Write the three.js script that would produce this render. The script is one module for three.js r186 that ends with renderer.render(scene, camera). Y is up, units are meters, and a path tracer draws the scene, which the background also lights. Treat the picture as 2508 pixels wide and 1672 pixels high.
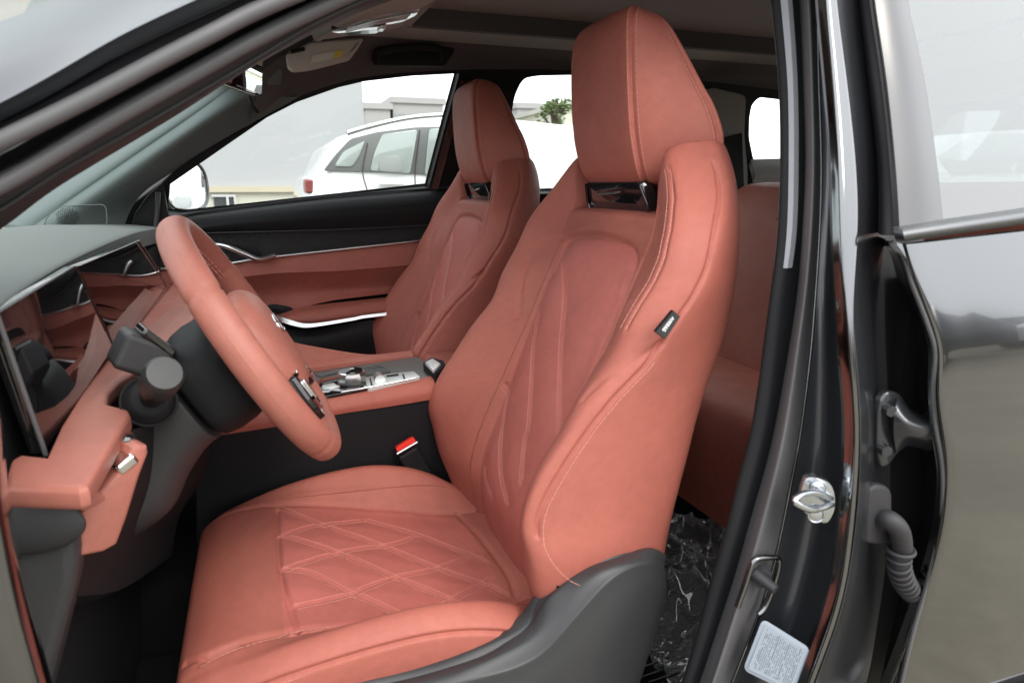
import * as THREE from 'three';
import { RoundedBoxGeometry } from 'three/addons/geometries/RoundedBoxGeometry.js';
import { mergeGeometries, mergeVertices, toCreasedNormals } from 'three/addons/utils/BufferGeometryUtils.js';

// ---------------------------------------------------------------- camera, sky, sun, exposure
const scene = new THREE.Scene();
const camera = new THREE.PerspectiveCamera(53.13, 1024 / 682, 0.05, 600);
camera.position.set(-0.0618, 1.2379, 1.3607);
camera.lookAt(-0.0618 + 0.33325, 1.2379 - 0.22495, 1.3607 - 0.91562);
camera.focus = 1.6;
camera.userData.fStop = 7;
const renderer = new THREE.WebGLRenderer({ antialias: true });
renderer.setSize(1024, 682);
renderer.toneMapping = THREE.LinearToneMapping;
renderer.toneMappingExposure = 3.1;
renderer.shadowMap.enabled = true;
{ // overcast sky: nearly even, a little brighter overhead
  const w = 64, h = 32, d = new Float32Array(w * h * 4);
  for (let j = 0; j < h; j++) for (let i = 0; i < w; i++) {
    const el = ((j + 0.5) / h - 0.5) * Math.PI, s = Math.max(0, Math.sin(el)), k = (j * w + i) * 4;
    const v = 0.82 + 0.36 * s;
    d[k] = v * 0.985; d[k + 1] = v; d[k + 2] = v * 1.025; d[k + 3] = 1;
  }
  const t = new THREE.DataTexture(d, w, h, THREE.RGBAFormat, THREE.FloatType);
  t.mapping = THREE.EquirectangularReflectionMapping; t.magFilter = THREE.LinearFilter; t.needsUpdate = true;
  scene.background = t; scene.environment = t;
}
const sun = new THREE.DirectionalLight(0xfff4e6, 0.6);
sun.position.set(2.5, 8, 7.5); sun.target.position.set(0, 0.8, 0);
sun.castShadow = true; sun.shadow.radius = 45;
Object.assign(sun.shadow.camera, { left: -8, right: 8, top: 8, bottom: -8, near: 1, far: 40 });
scene.add(sun, sun.target);

// ---------------------------------------------------------------- helpers
let seed = 7;
const rnd = () => { seed = (seed * 1664525 + 1013904223) >>> 0; return seed / 4294967296; };
const V = (a) => new THREE.Vector3(a[0], a[1], a[2]);
const names = {};
const numbered = (n) => { const k = names[n] = (names[n] ?? -1) + 1; return k ? n + '_' + String(k).padStart(3, '0') : n; };
function thing(name, label, category, group, pos) {
  const o = new THREE.Group(); o.name = numbered(name); o.userData = { label, category };
  if (group) o.userData.group = group;
  if (pos) o.position.set(...pos);
  scene.add(o); return o;
}
function part(name, geo, mat, parent, label) {
  if (mat.vertexColors && !geo.attributes.color) tint(geo);
  const m = new THREE.Mesh(geo, mat); m.name = name; m.castShadow = m.receiveShadow = true;
  if (label) m.userData.label = label;
  if (parent && parent.isMesh === undefined && parent.position) geo.translate?.(-parent.position.x, -parent.position.y, -parent.position.z);
  parent.add(m); return m;
}
function setting(name, geo, mat) { const m = part(name, geo, mat, scene); m.userData.kind = 'structure'; return m; }
const cr = (a, b, c, d, t) => { const t2 = t * t, t3 = t2 * t; return 0.5 * (2 * b + (c - a) * t + (2 * a - 5 * b + 4 * c - d) * t2 + (3 * b - a - 3 * c + d) * t3); };
// Catmull-Rom through points, n steps per span
function spline(p, n, closed = false) {
  const out = [], N = p.length, at = (i) => closed ? p[(i + N) % N] : p[Math.max(0, Math.min(N - 1, i))];
  for (let i = 0; i < (closed ? N : N - 1); i++) for (let k = 0; k < n; k++) { const t = k / n; out.push([0, 1, 2].map((c) => cr(at(i - 1)[c], at(i)[c], at(i + 1)[c], at(i + 2)[c], t))); }
  if (!closed) out.push([...p[N - 1]]);
  return out;
}
const dist = (a, b) => Math.hypot(a[0] - b[0], a[1] - b[1], a[2] - b[2]);
// the same line with n even steps
function even(p, n) {
  const L = [0]; for (let i = 1; i < p.length; i++) L.push(L[i - 1] + dist(p[i], p[i - 1]));
  const out = []; let j = 0;
  for (let k = 0; k <= n; k++) {
    const s = L[L.length - 1] * k / n; while (j < p.length - 2 && L[j + 1] < s) j++;
    const t = (s - L[j]) / Math.max(1e-9, L[j + 1] - L[j]); out.push([0, 1, 2].map((c) => p[j][c] + (p[j + 1][c] - p[j][c]) * t));
  }
  return out;
}
const smooth = (p, n) => even(spline(p, 10), n);
const relax = (l, k) => { for (; k > 0; k--) l = l.map((p, i) => i && i < l.length - 1 ? p.map((v, c) => 0.25 * l[i - 1][c] + 0.5 * v + 0.25 * l[i + 1][c]) : p); return l; };
// grid of points -> geometry; uv in metres
function grid(rows, closed = false, flip = false) {
  const R = rows.length, C = rows[0].length, W = closed ? C + 1 : C, pos = [], uv = [], idx = [];
  let v = 0;
  for (let r = 0; r < R; r++) {
    if (r) v += dist(rows[r][C >> 1], rows[r - 1][C >> 1]);
    let u = 0;
    for (let c = 0; c < W; c++) { const p = rows[r][c % C]; if (c) u += dist(p, rows[r][c - 1]); pos.push(...p); uv.push(u, v); }
  }
  for (let r = 0; r < R - 1; r++) for (let c = 0; c < W - 1; c++) { const a = r * W + c, b = a + 1, d = a + W, e = d + 1; flip ? idx.push(a, d, b, b, d, e) : idx.push(a, b, d, b, e, d); }
  const g = new THREE.BufferGeometry();
  g.setAttribute('position', new THREE.Float32BufferAttribute(pos, 3)); g.setAttribute('uv', new THREE.Float32BufferAttribute(uv, 2)); g.setIndex(idx);
  g.computeVertexNormals();
  if (closed) { // same normal on both sides of the joint
    const n = g.attributes.normal;
    for (let r = 0; r < R; r++) { const a = r * W, b = a + W - 1, x = [n.getX(a) + n.getX(b), n.getY(a) + n.getY(b), n.getZ(a) + n.getZ(b)], l = Math.hypot(...x) || 1; n.setXYZ(a, x[0] / l, x[1] / l, x[2] / l); n.setXYZ(b, x[0] / l, x[1] / l, x[2] / l); }
  }
  return g;
}
// one plain tint for every vertex, or one chosen by fn(x, y, z)
function tint(g, fn) { const p = g.attributes.position, c = new Float32Array(p.count * 3); for (let i = 0; i < p.count; i++) c.set(fn ? fn(p.getX(i), p.getY(i), p.getZ(i)) : [1, 1, 1], i * 3); g.setAttribute('color', new THREE.BufferAttribute(c, 3)); return g; }
// lines side by side (each from the same end) -> smooth rows across
function across(lines, along, sub, hard = false, ease = 0) {
  const L = lines.map((l) => relax(smooth(l, along), ease));
  const out = [];
  if (hard) { for (let i = 0; i < L.length - 1; i++) for (let k = 0; k < sub; k++) out.push(L[i].map((p, c) => p.map((x, a) => x + (L[i + 1][c][a] - x) * k / sub))); out.push(L[L.length - 1]); return out; }
  for (let i = 0; i < L.length - 1; i++) for (let k = 0; k < sub; k++) out.push(L[i].map((p, c) => [0, 1, 2].map((a) => cr(L[Math.max(0, i - 1)][c][a], p[a], L[i + 1][c][a], L[Math.min(L.length - 1, i + 2)][c][a], k / sub))));
  out.push(L[L.length - 1]);
  return out;
}
// sheet with thickness: rows of points, and the way to its back
function slab(rows, back, crease = 0.6) {
  const B = rows.map((r) => r.map((p) => [p[0] + back[0], p[1] + back[1], p[2] + back[2]]));
  const R = rows.length, C = rows[0].length, col = (c) => [rows.map((r) => r[c]), B.map((r) => r[c])];
  const gs = [grid(rows), grid(B, false, true), grid([B[0], rows[0]]), grid([rows[R - 1], B[R - 1]]), grid(col(0)), grid(col(C - 1), false, true)];
  return mergeGeometries(gs);
}
// flat outline in space -> plate with bevelled edge; t is its thickness, away from "towards"
function plate(pts, t = 0.01, bevel = 0.002, towards = [0, 0, 1], holes = [], seg = 2) {
  const P = pts.map(V), n = new THREE.Vector3(), o = new THREE.Vector3();
  for (let i = 0; i < P.length; i++) { const a = P[i], b = P[(i + 1) % P.length]; n.x += (a.y - b.y) * (a.z + b.z); n.y += (a.z - b.z) * (a.x + b.x); n.z += (a.x - b.x) * (a.y + b.y); o.addScaledVector(a, 1 / P.length); }
  n.normalize(); if (n.dot(V(towards)) < 0) n.negate();
  const e = P[1].clone().sub(P[0]); e.addScaledVector(n, -e.dot(n)).normalize(); const f = n.clone().cross(e);
  const flat = (q) => q.map((p) => { const d = V(p).sub(o); return new THREE.Vector2(d.dot(e), d.dot(f)); });
  const s = new THREE.Shape(flat(pts)); for (const h of holes) s.holes.push(new THREE.Path(flat(h)));
  const g = new THREE.ExtrudeGeometry(s, { depth: Math.max(1e-4, t - 2 * bevel), bevelEnabled: bevel > 0, bevelThickness: bevel, bevelSize: bevel, bevelOffset: -bevel, bevelSegments: seg, curveSegments: 8 });
  g.translate(0, 0, -t + bevel);
  g.applyMatrix4(new THREE.Matrix4().makeBasis(e, f, n).setPosition(o));
  return toCreasedNormals(g, 0.5);
}
// rounds the corners of an outline
function soften(pts, r, n = 4) {
  const out = [], N = pts.length;
  for (let i = 0; i < N; i++) {
    const p = V(pts[i]), a = V(pts[(i + N - 1) % N]).sub(p), b = V(pts[(i + 1) % N]).sub(p), k = Math.min(r, a.length() * 0.45, b.length() * 0.45);
    const s = p.clone().addScaledVector(a.normalize(), k), e = p.clone().addScaledVector(b.normalize(), k);
    for (let j = 0; j <= n; j++) { const t = j / n; out.push([0, 1, 2].map((c) => { const q = [s, p, e].map((v) => v.getComponent(c)); return (1 - t) * (1 - t) * q[0] + 2 * t * (1 - t) * q[1] + t * t * q[2]; })); }
  }
  return out;
}
const tube = (pts, r, seg = 8, n = 40, closed = false) => new THREE.TubeGeometry(new THREE.CatmullRomCurve3(pts.map(V), closed, 'centripetal'), n, r, seg, closed);
function rbox(w, h, d, r, pos, rot = [0, 0, 0]) { const g = new RoundedBoxGeometry(w, h, d, 3, Math.min(r, w / 2.01, h / 2.01, d / 2.01)); g.rotateX(rot[0]); g.rotateZ(rot[2]); g.rotateY(rot[1]); g.translate(...pos); return g; }
const join = (gs) => mergeGeometries(gs.map((g) => { const h = g.index ? g.toNonIndexed() : g; for (const k of Object.keys(h.attributes)) if (!['position', 'normal', 'uv'].includes(k)) h.deleteAttribute(k); return h; }));
// frame with its z along d
function frameOf(d, up = [0, 1, 0]) { const z = V(d).normalize(), x = V(up).cross(z).normalize(), y = z.clone().cross(x); return new THREE.Matrix4().makeBasis(x, y, z); }
function place(g, d, pos, up) { g.applyMatrix4(frameOf(d, up).setPosition(...pos)); return g; }

// ---------------------------------------------------------------- textures and materials
function dataTex(w, fn, srgb = false, repeat = 1) {
  const d = new Uint8Array(w * w * 4);
  for (let j = 0; j < w; j++) for (let i = 0; i < w; i++) { const c = fn(i / w, j / w), k = (j * w + i) * 4; const a = Array.isArray(c) ? c : [c, c, c]; for (let q = 0; q < 3; q++) d[k + q] = Math.max(0, Math.min(255, a[q] * 255)); d[k + 3] = 255; }
  const t = new THREE.DataTexture(d, w, w); t.wrapS = t.wrapT = THREE.RepeatWrapping; t.magFilter = THREE.LinearFilter; t.minFilter = THREE.LinearMipmapLinearFilter; t.generateMipmaps = true;
  if (srgb) t.colorSpace = THREE.SRGBColorSpace; t.repeat.set(repeat, repeat); t.needsUpdate = true; return t;
}
const hash = (x, y) => { let h = (x * 374761393 + y * 668265263) | 0; h = Math.imul(h ^ (h >>> 13), 1274126177); return ((h ^ (h >>> 16)) >>> 0) / 4294967296; };
function noise(u, v, n) { const x = u * n, y = v * n, i = Math.floor(x), j = Math.floor(y), a = x - i, b = y - j, s = a * a * (3 - 2 * a), t = b * b * (3 - 2 * b), h = (p, q) => hash(((p % n) + n) % n + n * 131, ((q % n) + n) % n); return (h(i, j) * (1 - s) + h(i + 1, j) * s) * (1 - t) + (h(i, j + 1) * (1 - s) + h(i + 1, j + 1) * s) * t; }
function cells(u, v, n) { const x = u * n, y = v * n; let a = 9, b = 9; for (let p = -1; p < 2; p++) for (let q = -1; q < 2; q++) { const i = Math.floor(x) + p, j = Math.floor(y) + q, m = (k) => ((k % n) + n) % n, dx = i + hash(m(i), m(j) + 991) - x, dy = j + hash(m(i) + 577, m(j)) - y, d = Math.hypot(dx, dy); if (d < a) { b = a; a = d; } else if (d < b) b = d; } return Math.min(1, (b - a) * 1.6); }
const grainTex = dataTex(1024, (u, v) => 0.15 + 0.42 * cells(u, v, 110) + 0.13 * noise(u, v, 256) + 0.16 * noise(u, v, 14), false, 1 / 0.16);
const mottleTex = dataTex(512, (u, v) => 0.905 + 0.05 * noise(u, v, 6) + 0.04 * noise(u, v, 40) + 0.03 * noise(u, v, 200), true, 1 / 0.35);
const sheenTex = dataTex(256, (u, v) => 0.42 + 0.10 * noise(u, v, 5) + 0.10 * noise(u, v, 23) + 0.04 * noise(u, v, 90), false, 1 / 0.4);
const pebbleTex = dataTex(256, (u, v) => 0.5 * cells(u, v, 48) + 0.5 * noise(u, v, 90), false, 1 / 0.06);
const clothTex = dataTex(256, (u, v) => noise(u, v, 128) * 0.6 + noise(u, v, 60) * 0.4, false, 1 / 0.12);
const lin = (r, g, b) => new THREE.Color().setRGB(r, g, b);
const std = (c, rough, metal = 0, o = {}) => new THREE.MeshStandardMaterial({ color: lin(...c), roughness: rough, metalness: metal, ...o });
const phys = (c, rough, metal = 0, o = {}) => new THREE.MeshPhysicalMaterial({ color: lin(...c), roughness: rough, metalness: metal, ...o });
const M = {
  leather: phys([0.380, 0.113, 0.083], 1, 0, { vertexColors: true, map: mottleTex, bumpMap: grainTex, bumpScale: 0.0005, roughnessMap: sheenTex, specularIntensity: 0.75 }),
  perforated: std([0.45, 0.15, 0.112], 0.56, 0, { map: mottleTex, bumpMap: grainTex, bumpScale: 0.0002 }),
  thread: std([0.56, 0.25, 0.20], 0.7),
  rim: std([0.375, 0.132, 0.098], 0.52, 0, { map: mottleTex, bumpMap: grainTex, bumpScale: 0.00012 }),
  plastic: phys([0.011, 0.0115, 0.013], 0.6, 0, { bumpMap: pebbleTex, bumpScale: 0.00012, specularIntensity: 0.4 }),
  greyPlastic: std([0.030, 0.031, 0.033], 0.45, 0, { bumpMap: pebbleTex, bumpScale: 0.00012 }),
  dashTop: std([0.095, 0.108, 0.103], 0.7, 0, { bumpMap: pebbleTex, bumpScale: 0.00015 }),
  softTrim: std([0.10, 0.128, 0.126], 0.7, 0, { bumpMap: clothTex, bumpScale: 0.0002 }),
  headliner: std([0.27, 0.26, 0.25], 0.95, 0, { bumpMap: clothTex, bumpScale: 0.0003 }),
  railTrim: std([0.085, 0.08, 0.082], 0.95, 0, { bumpMap: clothTex, bumpScale: 0.0003 }),
  blackTrim: phys([0.010, 0.010, 0.011], 0.5, 0, { specularIntensity: 0.4 }),
  rubber: std([0.022, 0.021, 0.024], 0.6),
  sealGrey: std([0.085, 0.084, 0.088], 0.5),
  pillarGloss: phys([0.032, 0.037, 0.045], 0.3, 0.3, { clearcoat: 0.35, clearcoatRoughness: 0.12 }),
  paintInner: phys([0.045, 0.048, 0.055], 0.36, 0.7, { clearcoat: 0.7, clearcoatRoughness: 0.1 }),
  gloss: phys([0.008, 0.008, 0.009], 0.08, 0, { clearcoat: 1, clearcoatRoughness: 0.03 }),
  screen: phys([0.006, 0.006, 0.007], 0.06, 0, { clearcoat: 1, clearcoatRoughness: 0.02 }),
  chrome: std([0.80, 0.82, 0.83], 0.09, 1),
  satin: std([0.62, 0.63, 0.63], 0.28, 1),
  zinc: std([0.56, 0.60, 0.64], 0.26, 1),
  flange: phys([0.012, 0.012, 0.014], 0.3, 0, { clearcoat: 0.6, clearcoatRoughness: 0.2 }),
  stripGrey: std([0.32, 0.335, 0.36], 0.7, 0, { bumpMap: clothTex, bumpScale: 0.0002 }),
  paint: phys([0.15, 0.156, 0.162], 0.13, 1, { clearcoat: 1, clearcoatRoughness: 0.02 }),
  carpet: phys([0.010, 0.010, 0.011], 0.95, 0, { bumpMap: clothTex, bumpScale: 0.0015, specularIntensity: 0.2 }),
  red: std([0.75, 0.03, 0.02], 0.4),
  glass: phys([0.94, 0.97, 0.96], 0, 0, { transmission: 1, thickness: 0, ior: 1.5 }),
  windscreen: phys([0.92, 0.95, 0.94], 0, 0, { transmission: 1, thickness: 0, ior: 1.5 }),
  privacy: phys([0.6, 0.64, 0.63], 0, 0, { transmission: 1, thickness: 0, ior: 2.3 }),
  mirror: std([0.88, 0.9, 0.9], 0.01, 1),
  white: phys([0.78, 0.79, 0.80], 0.35, 0, { clearcoat: 1, clearcoatRoughness: 0.04 }),
};

// ---------------------------------------------------------------- ground and what stands outside the car
const gravel = dataTex(512, (u, v) => { const n = 0.80 + 0.10 * noise(u, v, 8) + 0.07 * noise(u, v, 60) + 0.06 * noise(u, v, 250); return [n, n * 0.985, n * 0.95]; }, true, 1 / 3);
{
  const g = new THREE.PlaneGeometry(400, 400, 8, 8); g.rotateX(-Math.PI / 2); const uv = g.attributes.uv; for (let i = 0; i < uv.count; i++) uv.setXY(i, uv.getX(i) * 400, uv.getY(i) * 400);
  setting('ground', g, std([0.24, 0.225, 0.19], 0.9, 0, { map: gravel }));
}
const wallGrey = std([0.36, 0.37, 0.39], 0.9), cream = std([0.50, 0.49, 0.43], 0.9), coping = std([0.46, 0.41, 0.32], 0.9), darkGlass = phys([0.05, 0.055, 0.06], 0.1), farGrey = std([0.34, 0.33, 0.335], 0.9), farPane = phys([0.24, 0.26, 0.265], 0.3), frameWhite = std([0.5, 0.5, 0.5], 0.6);
const box = (x0, x1, y0, y1, z0, z1) => { const g = new THREE.BoxGeometry(x1 - x0, y1 - y0, z1 - z0); g.translate((x0 + x1) / 2, (y0 + y1) / 2, (z0 + z1) / 2); return g; };
{ // big plain building beyond the passenger window
  const b = thing('grey_building', 'big plain pale grey building with a cream plinth, seen through the passenger window', 'building');
  part('wall', box(-26, [3.3379,3.1683,-22][0], [0.7926,1.1616,-22][1], 15, -34, -22), wallGrey, b);
  part('plinth', box(-26.1, [3.3379,3.1683,-22][0] - 0.1, 0, [0.7765,0.9853,-21.9][1], -34, -21.9), cream, b);
  part('coping', box(-26.2, [3.3379,3.1683,-22][0] - 0.05, [0.7711,0.987,-21.75][1], [0.7844,1.175,-21.75][1], -34, -21.75), coping, b);
  const wa = [-1.3521,0.8484,-21.8], wb = [-0.7763,0.5233,-21.8];
  const w = part('window', box(wa[0], wb[0], wb[1], wa[1], -21.93, -21.84), darkGlass, b);
  part('frame', join([box(wa[0] - 0.06, wb[0] + 0.06, wa[1], wa[1] + 0.07, -21.95, -21.80), box(wb[0] - 0.22, wb[0] - 0.15, wb[1], wa[1], -21.95, -21.80), box(wb[0], wb[0] + 0.06, wb[1], wa[1], -21.95, -21.80)]), frameWhite, w);
}
function tower(x0, x1, h, z, label, fins) {
  const t = thing('apartment_block', label, 'building', 'far buildings');
  part('wall', box(x0, x1, 0, h, z - 20, z), farGrey, t);
  part('roof_parapet', box(x0 - 0.4, x1 + 0.4, h, h + 0.9, z - 20.4, z + 0.4), farGrey, t);
  const n = fins ? 9 : 12;
  for (let i = 0; i < n; i++) { const a = x0 + (x1 - x0) * (i + 0.25) / n, e = x0 + (x1 - x0) * (i + 0.75) / n; if (fins) part('window_strip', box(a, e, 1, h - 4, z - 0.1, z + 0.15), farPane, t); else for (let k = 0; k < 4; k++) part('window', box(a, e, h - 3.4 - k * 3, h - 1.6 - k * 3, z - 0.1, z + 0.12), farPane, t); }
}
tower([16.5471,12.3726,-110][0], [20.2598,12.5008,-110][0], [20.2598,12.5008,-110][1], -110, 'far pale block with vertical window strips beside the grey building', true);
tower([20.7345,13.2425,-110][0], [28.7671,13.5376,-110][0], [28.7671,13.5376,-110][1], -110, 'wider far pale block behind the white SUV roof', false);
tower([41.478,13.362,-110][0], [47.1262,13.559,-110][0], [43.8032,13.4431,-110][1], -110, 'low far pale block left of the small tree, seen between the headrests', false);
{
  const t = thing('cream_building', 'cream building corner right of the small tree, seen beside the driver headrest', 'building');
  part('wall', box([9.551,3.6712,-20][0], 16, 0, [9.551,3.6712,-20][1], -30, -20), std([0.6, 0.6, 0.5], 0.9), t);
  part('roof_slab', box([9.551,3.6712,-20][0] - 0.1, 16.2, [9.551,3.6712,-20][1], [9.551,3.6712,-20][1] + 0.15, -30.2, -19.8), std([0.55, 0.55, 0.5], 0.9), t);
}
// small tree between the headrests
const leafMat = [[0.10, 0.16, 0.04], [0.14, 0.20, 0.055], [0.07, 0.12, 0.03]].map((c) => phys(c, 0.85, 0, { transmission: 0.3, thickness: 0, side: THREE.DoubleSide }));
const bark = std([0.09, 0.07, 0.05], 0.9);
function tree(x, z, h, r, leaves, size, label) {
  const t = thing('leafy_tree', label, 'tree', 'trees beyond the car park', [x, 0, z]);
  const trunk = [tube([[x, 0, z], [x + 0.05 * h * 0.2, h * 0.4, z], [x, h * 0.8, z + 0.05]], 0.02 * h, 7, 16)], tips = [];
  for (let i = 0; i < 14; i++) { const a = rnd() * 6.28, e = 0.2 + rnd() * 0.9, l = r * (0.6 + rnd() * 0.45), b = [x, h * (0.45 + rnd() * 0.3), z], p = [x + Math.cos(a) * Math.cos(e) * l, h * 0.72 + Math.sin(e) * l * 0.8 * (rnd() > 0.25 ? 1 : -0.6), z + Math.sin(a) * Math.cos(e) * l]; trunk.push(tube([b, [(b[0] + p[0]) / 2, (b[1] + p[1]) / 2 + 0.06 * h, (b[2] + p[2]) / 2], p], 0.006 * h, 5, 8)); tips.push(p); }
  part('trunk', join(trunk), bark, t);
  for (let m = 0; m < 3; m++) {
    const gs = [];
    for (let i = 0; i < leaves / 3; i++) { const c = tips[Math.floor(rnd() * tips.length)], k = r * 0.42 * Math.cbrt(rnd()), a = rnd() * 6.28, e = Math.asin(rnd() * 2 - 1); const g = new THREE.CircleGeometry(size * (0.6 + rnd() * 0.7), 5); g.scale(1, 0.5, 1); g.rotateX(rnd() * 6.28); g.rotateY(rnd() * 6.28); g.translate(c[0] + k * Math.cos(a) * Math.cos(e), c[1] + k * Math.sin(e), c[2] + k * Math.sin(a) * Math.cos(e)); gs.push(g); }
    const f = part('foliage', join(gs), leafMat[m], t); f.userData.kind = 'stuff';
  }
}
tree([7.0159,2.9178,-15][0], -15, [7.0147,2.995,-15][1] / 0.74, 0.42, 420, 0.06, 'small leafy tree seen between the two front headrests');

// parked cars, side view towards us
function parkedCar(name, label, prof, glassPolys, z, depth, rear, opts = {}) {
  const c = thing(name, label, 'car', 'cars parked around');
  const back = V([0, 0, -1]);
  const P = (l) => l.map((p) => [p[0], p[1], z]);
  part('body', plate(P(prof), depth, 0.09, [0, 0, 1], [], 5), opts.paint ?? M.white, c);
  for (const g of glassPolys) { const w = part('side_window', plate(P(g).map((p) => [p[0], p[1], z + 0.012]), 0.02, 0.003), opts.glass ?? phys([0.30, 0.335, 0.33], 0.05, 0, { clearcoat: 1 }), c); }
  for (const [wx, wr] of opts.wheels ?? []) { const w = part('wheel', (() => { const g = new THREE.CylinderGeometry(wr, wr, 0.22, 40); g.rotateX(Math.PI / 2); g.translate(wx, wr, z - 0.06); return g; })(), M.rubber, c); part('rim', (() => { const g = new THREE.CylinderGeometry(wr * 0.66, wr * 0.66, 0.23, 24); g.rotateX(Math.PI / 2); g.translate(wx, wr, z - 0.055); return g; })(), M.satin, w); }
  if (rear) part('tail_light', rbox(0.05, 0.085, 0.2, 0.015, rear), std([0.20, 0.035, 0.035], 0.3), c);
  return c;
}
{
  const z = -3.0;
  const suv = parkedCar('parked_car', 'white SUV parked with its tail towards the grey building, beyond the passenger window',
    [...[[0.2168,1.1899,-3],[0.2315,1.2709,-3],[0.2707,1.2948,-3],[0.305,1.314,-3],[0.3319,1.3665,-3],[0.384,1.4852,-3],[0.4214,1.5142,-3],[0.5936,1.5702,-3],[0.8453,1.625,-3],[1.1052,1.6524,-3],[1.3203,1.6642,-3],[1.5143,1.6552,-3]], [3.1, 1.55], [3.7, 1.2], [4.5, 1.08], [4.75, 0.9], [4.78, 0.45], [4.6, 0.3], [0.35, 0.3], [0.16, 0.55]],
[],
    z, 1.75, [[0.2237,1.2233,-3][0] + 0.01, [0.2237,1.2233,-3][1], z - 0.12], { wheels: [[0.95, 0.34], [3.8, 0.34]] });
  part('roof_rail', tube([[0.4729,1.5355,-3.02],[0.5967,1.5741,-3.02],[0.8497,1.634,-3.02],[1.1107,1.6617,-3.02],[1.3267,1.6686,-3.02]], 0.018, 6, 24), M.satin, suv);
  part('window_band', plate(soften([[0.3156,1.3138,-2.985],[0.3848,1.3997,-2.985],[0.4837,1.5005,-2.985],[0.6442,1.5444,-2.985],[0.8788,1.5791,-2.985],[1.1265,1.593,-2.985],[1.3697,1.5896,-2.985],[1.5941,1.4982,-2.985],[1.624,1.2693,-2.985],[1.0561,1.2907,-2.985],[0.6611,1.3062,-2.985]], 0.02), 0.03, 0.004), std([0.13, 0.14, 0.14], 0.5), suv);
  const pane = phys([0.30, 0.345, 0.335], 0.04, 0, { clearcoat: 1, clearcoatRoughness: 0.01 });
  for (const q of [[[0.3804,1.3402,-2.975],[0.4377,1.4261,-2.975],[0.5742,1.4947,-2.975],[0.528,1.3965,-2.975],[0.4861,1.3387,-2.975]], [[0.5928,1.3154,-2.975],[0.6249,1.4241,-2.975],[0.6766,1.5326,-2.975],[0.8967,1.5643,-2.975],[0.8392,1.2996,-2.975]], [[0.9323,1.2926,-2.975],[0.9689,1.571,-2.975],[1.1768,1.5862,-2.975],[1.1444,1.2808,-2.975]]]) part('side_window', plate(soften(q, 0.02), 0.02, 0.003), pane, suv);
  part('headrest_in_window', plate(soften([[0.6402,1.313,-2.962],[0.653,1.3784,-2.962],[0.6938,1.4029,-2.962],[0.7665,1.4039,-2.962],[0.7883,1.3774,-2.962],[0.7958,1.3041,-2.962]], 0.03), 0.02, 0.004), std([0.25, 0.27, 0.265], 0.8), suv);
  for (const l of [[[0.9083,1.5619,-2.97],[0.8689,1.2923,-2.97],[0.8707,1.1876,-2.97]], [[0.5849,1.4781,-2.97],[0.5472,1.3054,-2.97],[0.5712,1.1888,-2.97]]]) part('door_gap', tube(l, 0.004, 5, 12), M.rubber, suv);
  part('door_pull', rbox(0.16, 0.025, 0.03, 0.01, [0.7239,1.2425,-2.97]), M.white, suv);
  parkedCar('parked_car', 'white car bonnet seen through the rear quarter window beside the pillar',
    [[3.0, 0.35], [3.0, 0.95], [3.4, 1.22], [3.9, 1.32], [4.5, 1.62], [6.2, 1.68], [7.2, 1.3], [7.3, 0.4]].map(([a, b]) => [a, b]), [[[4.35, 1.42], [4.65, 1.58], [6.1, 1.62], [6.6, 1.34], [4.5, 1.30]]], -2.2, 1.75, null, { wheels: [[3.8, 0.33], [6.5, 0.33]] });
  // cars and a wall on the photographer's side, mirrored in the rear door
  for (let i = 0; i < 3; i++) parkedCar('parked_car', ['nearest dark grey', 'middle white', 'farthest dark grey'][i] + ' car in the row behind the photographer, mirrored in the rear door', [[5.5, 0.35], [5.45, 0.9], [6.4, 1.02], [7.2, 1.5], [8.8, 1.5], [9.6, 1.05], [9.7, 0.4]].map(([a, b]) => [a + i * 5.3, b]), [[[7.0, 1.06], [7.4, 1.42], [8.6, 1.42], [9.2, 1.06]].map(([a, b]) => [a + i * 5.3, b])], 9.5, 1.7, null, { wheels: [[6.4 + i * 5.3, 0.33], [8.8 + i * 5.3, 0.33]], paint: i === 1 ? M.white : phys([0.03, 0.032, 0.035], 0.3, 0, { clearcoat: 1 }) });
}
{
  const w = thing('hedge_wall', 'dark low wall along the car park behind the photographer, mirrored in the rear door', 'wall');
  part('wall', box(-10, 60, 0, 1.5, 18, 18.4), std([0.10, 0.105, 0.10], 0.9), w);
}

// ---------------------------------------------------------------- front seat
const SZ = 0.37; // middle of the driver's seat
// a track of [x, y, half width], read by height
function track(t) { const s = [...t].sort((a, b) => a[1] - b[1]); return (y) => { if (y <= s[0][1]) return [s[0][0], s[0][2]]; for (let i = 1; i < s.length; i++) if (y <= s[i][1]) { const k = (y - s[i - 1][1]) / (s[i][1] - s[i - 1][1]); return [s[i - 1][0] + (s[i][0] - s[i - 1][0]) * k, s[i - 1][2] + (s[i][2] - s[i - 1][2]) * k]; } const e = s[s.length - 1]; return [e[0], e[2]]; }; }
const segDist = (px, py, l) => { let m = 9; for (let i = 1; i < l.length; i++) { const ax = l[i - 1][0], ay = l[i - 1][1], bx = l[i][0] - ax, by = l[i][1] - ay, t = Math.max(0, Math.min(1, ((px - ax) * bx + (py - ay) * by) / (bx * bx + by * by + 1e-12))), d = Math.hypot(px - ax - t * bx, py - ay - t * by); if (d < m) m = d; } return m; };
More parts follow.
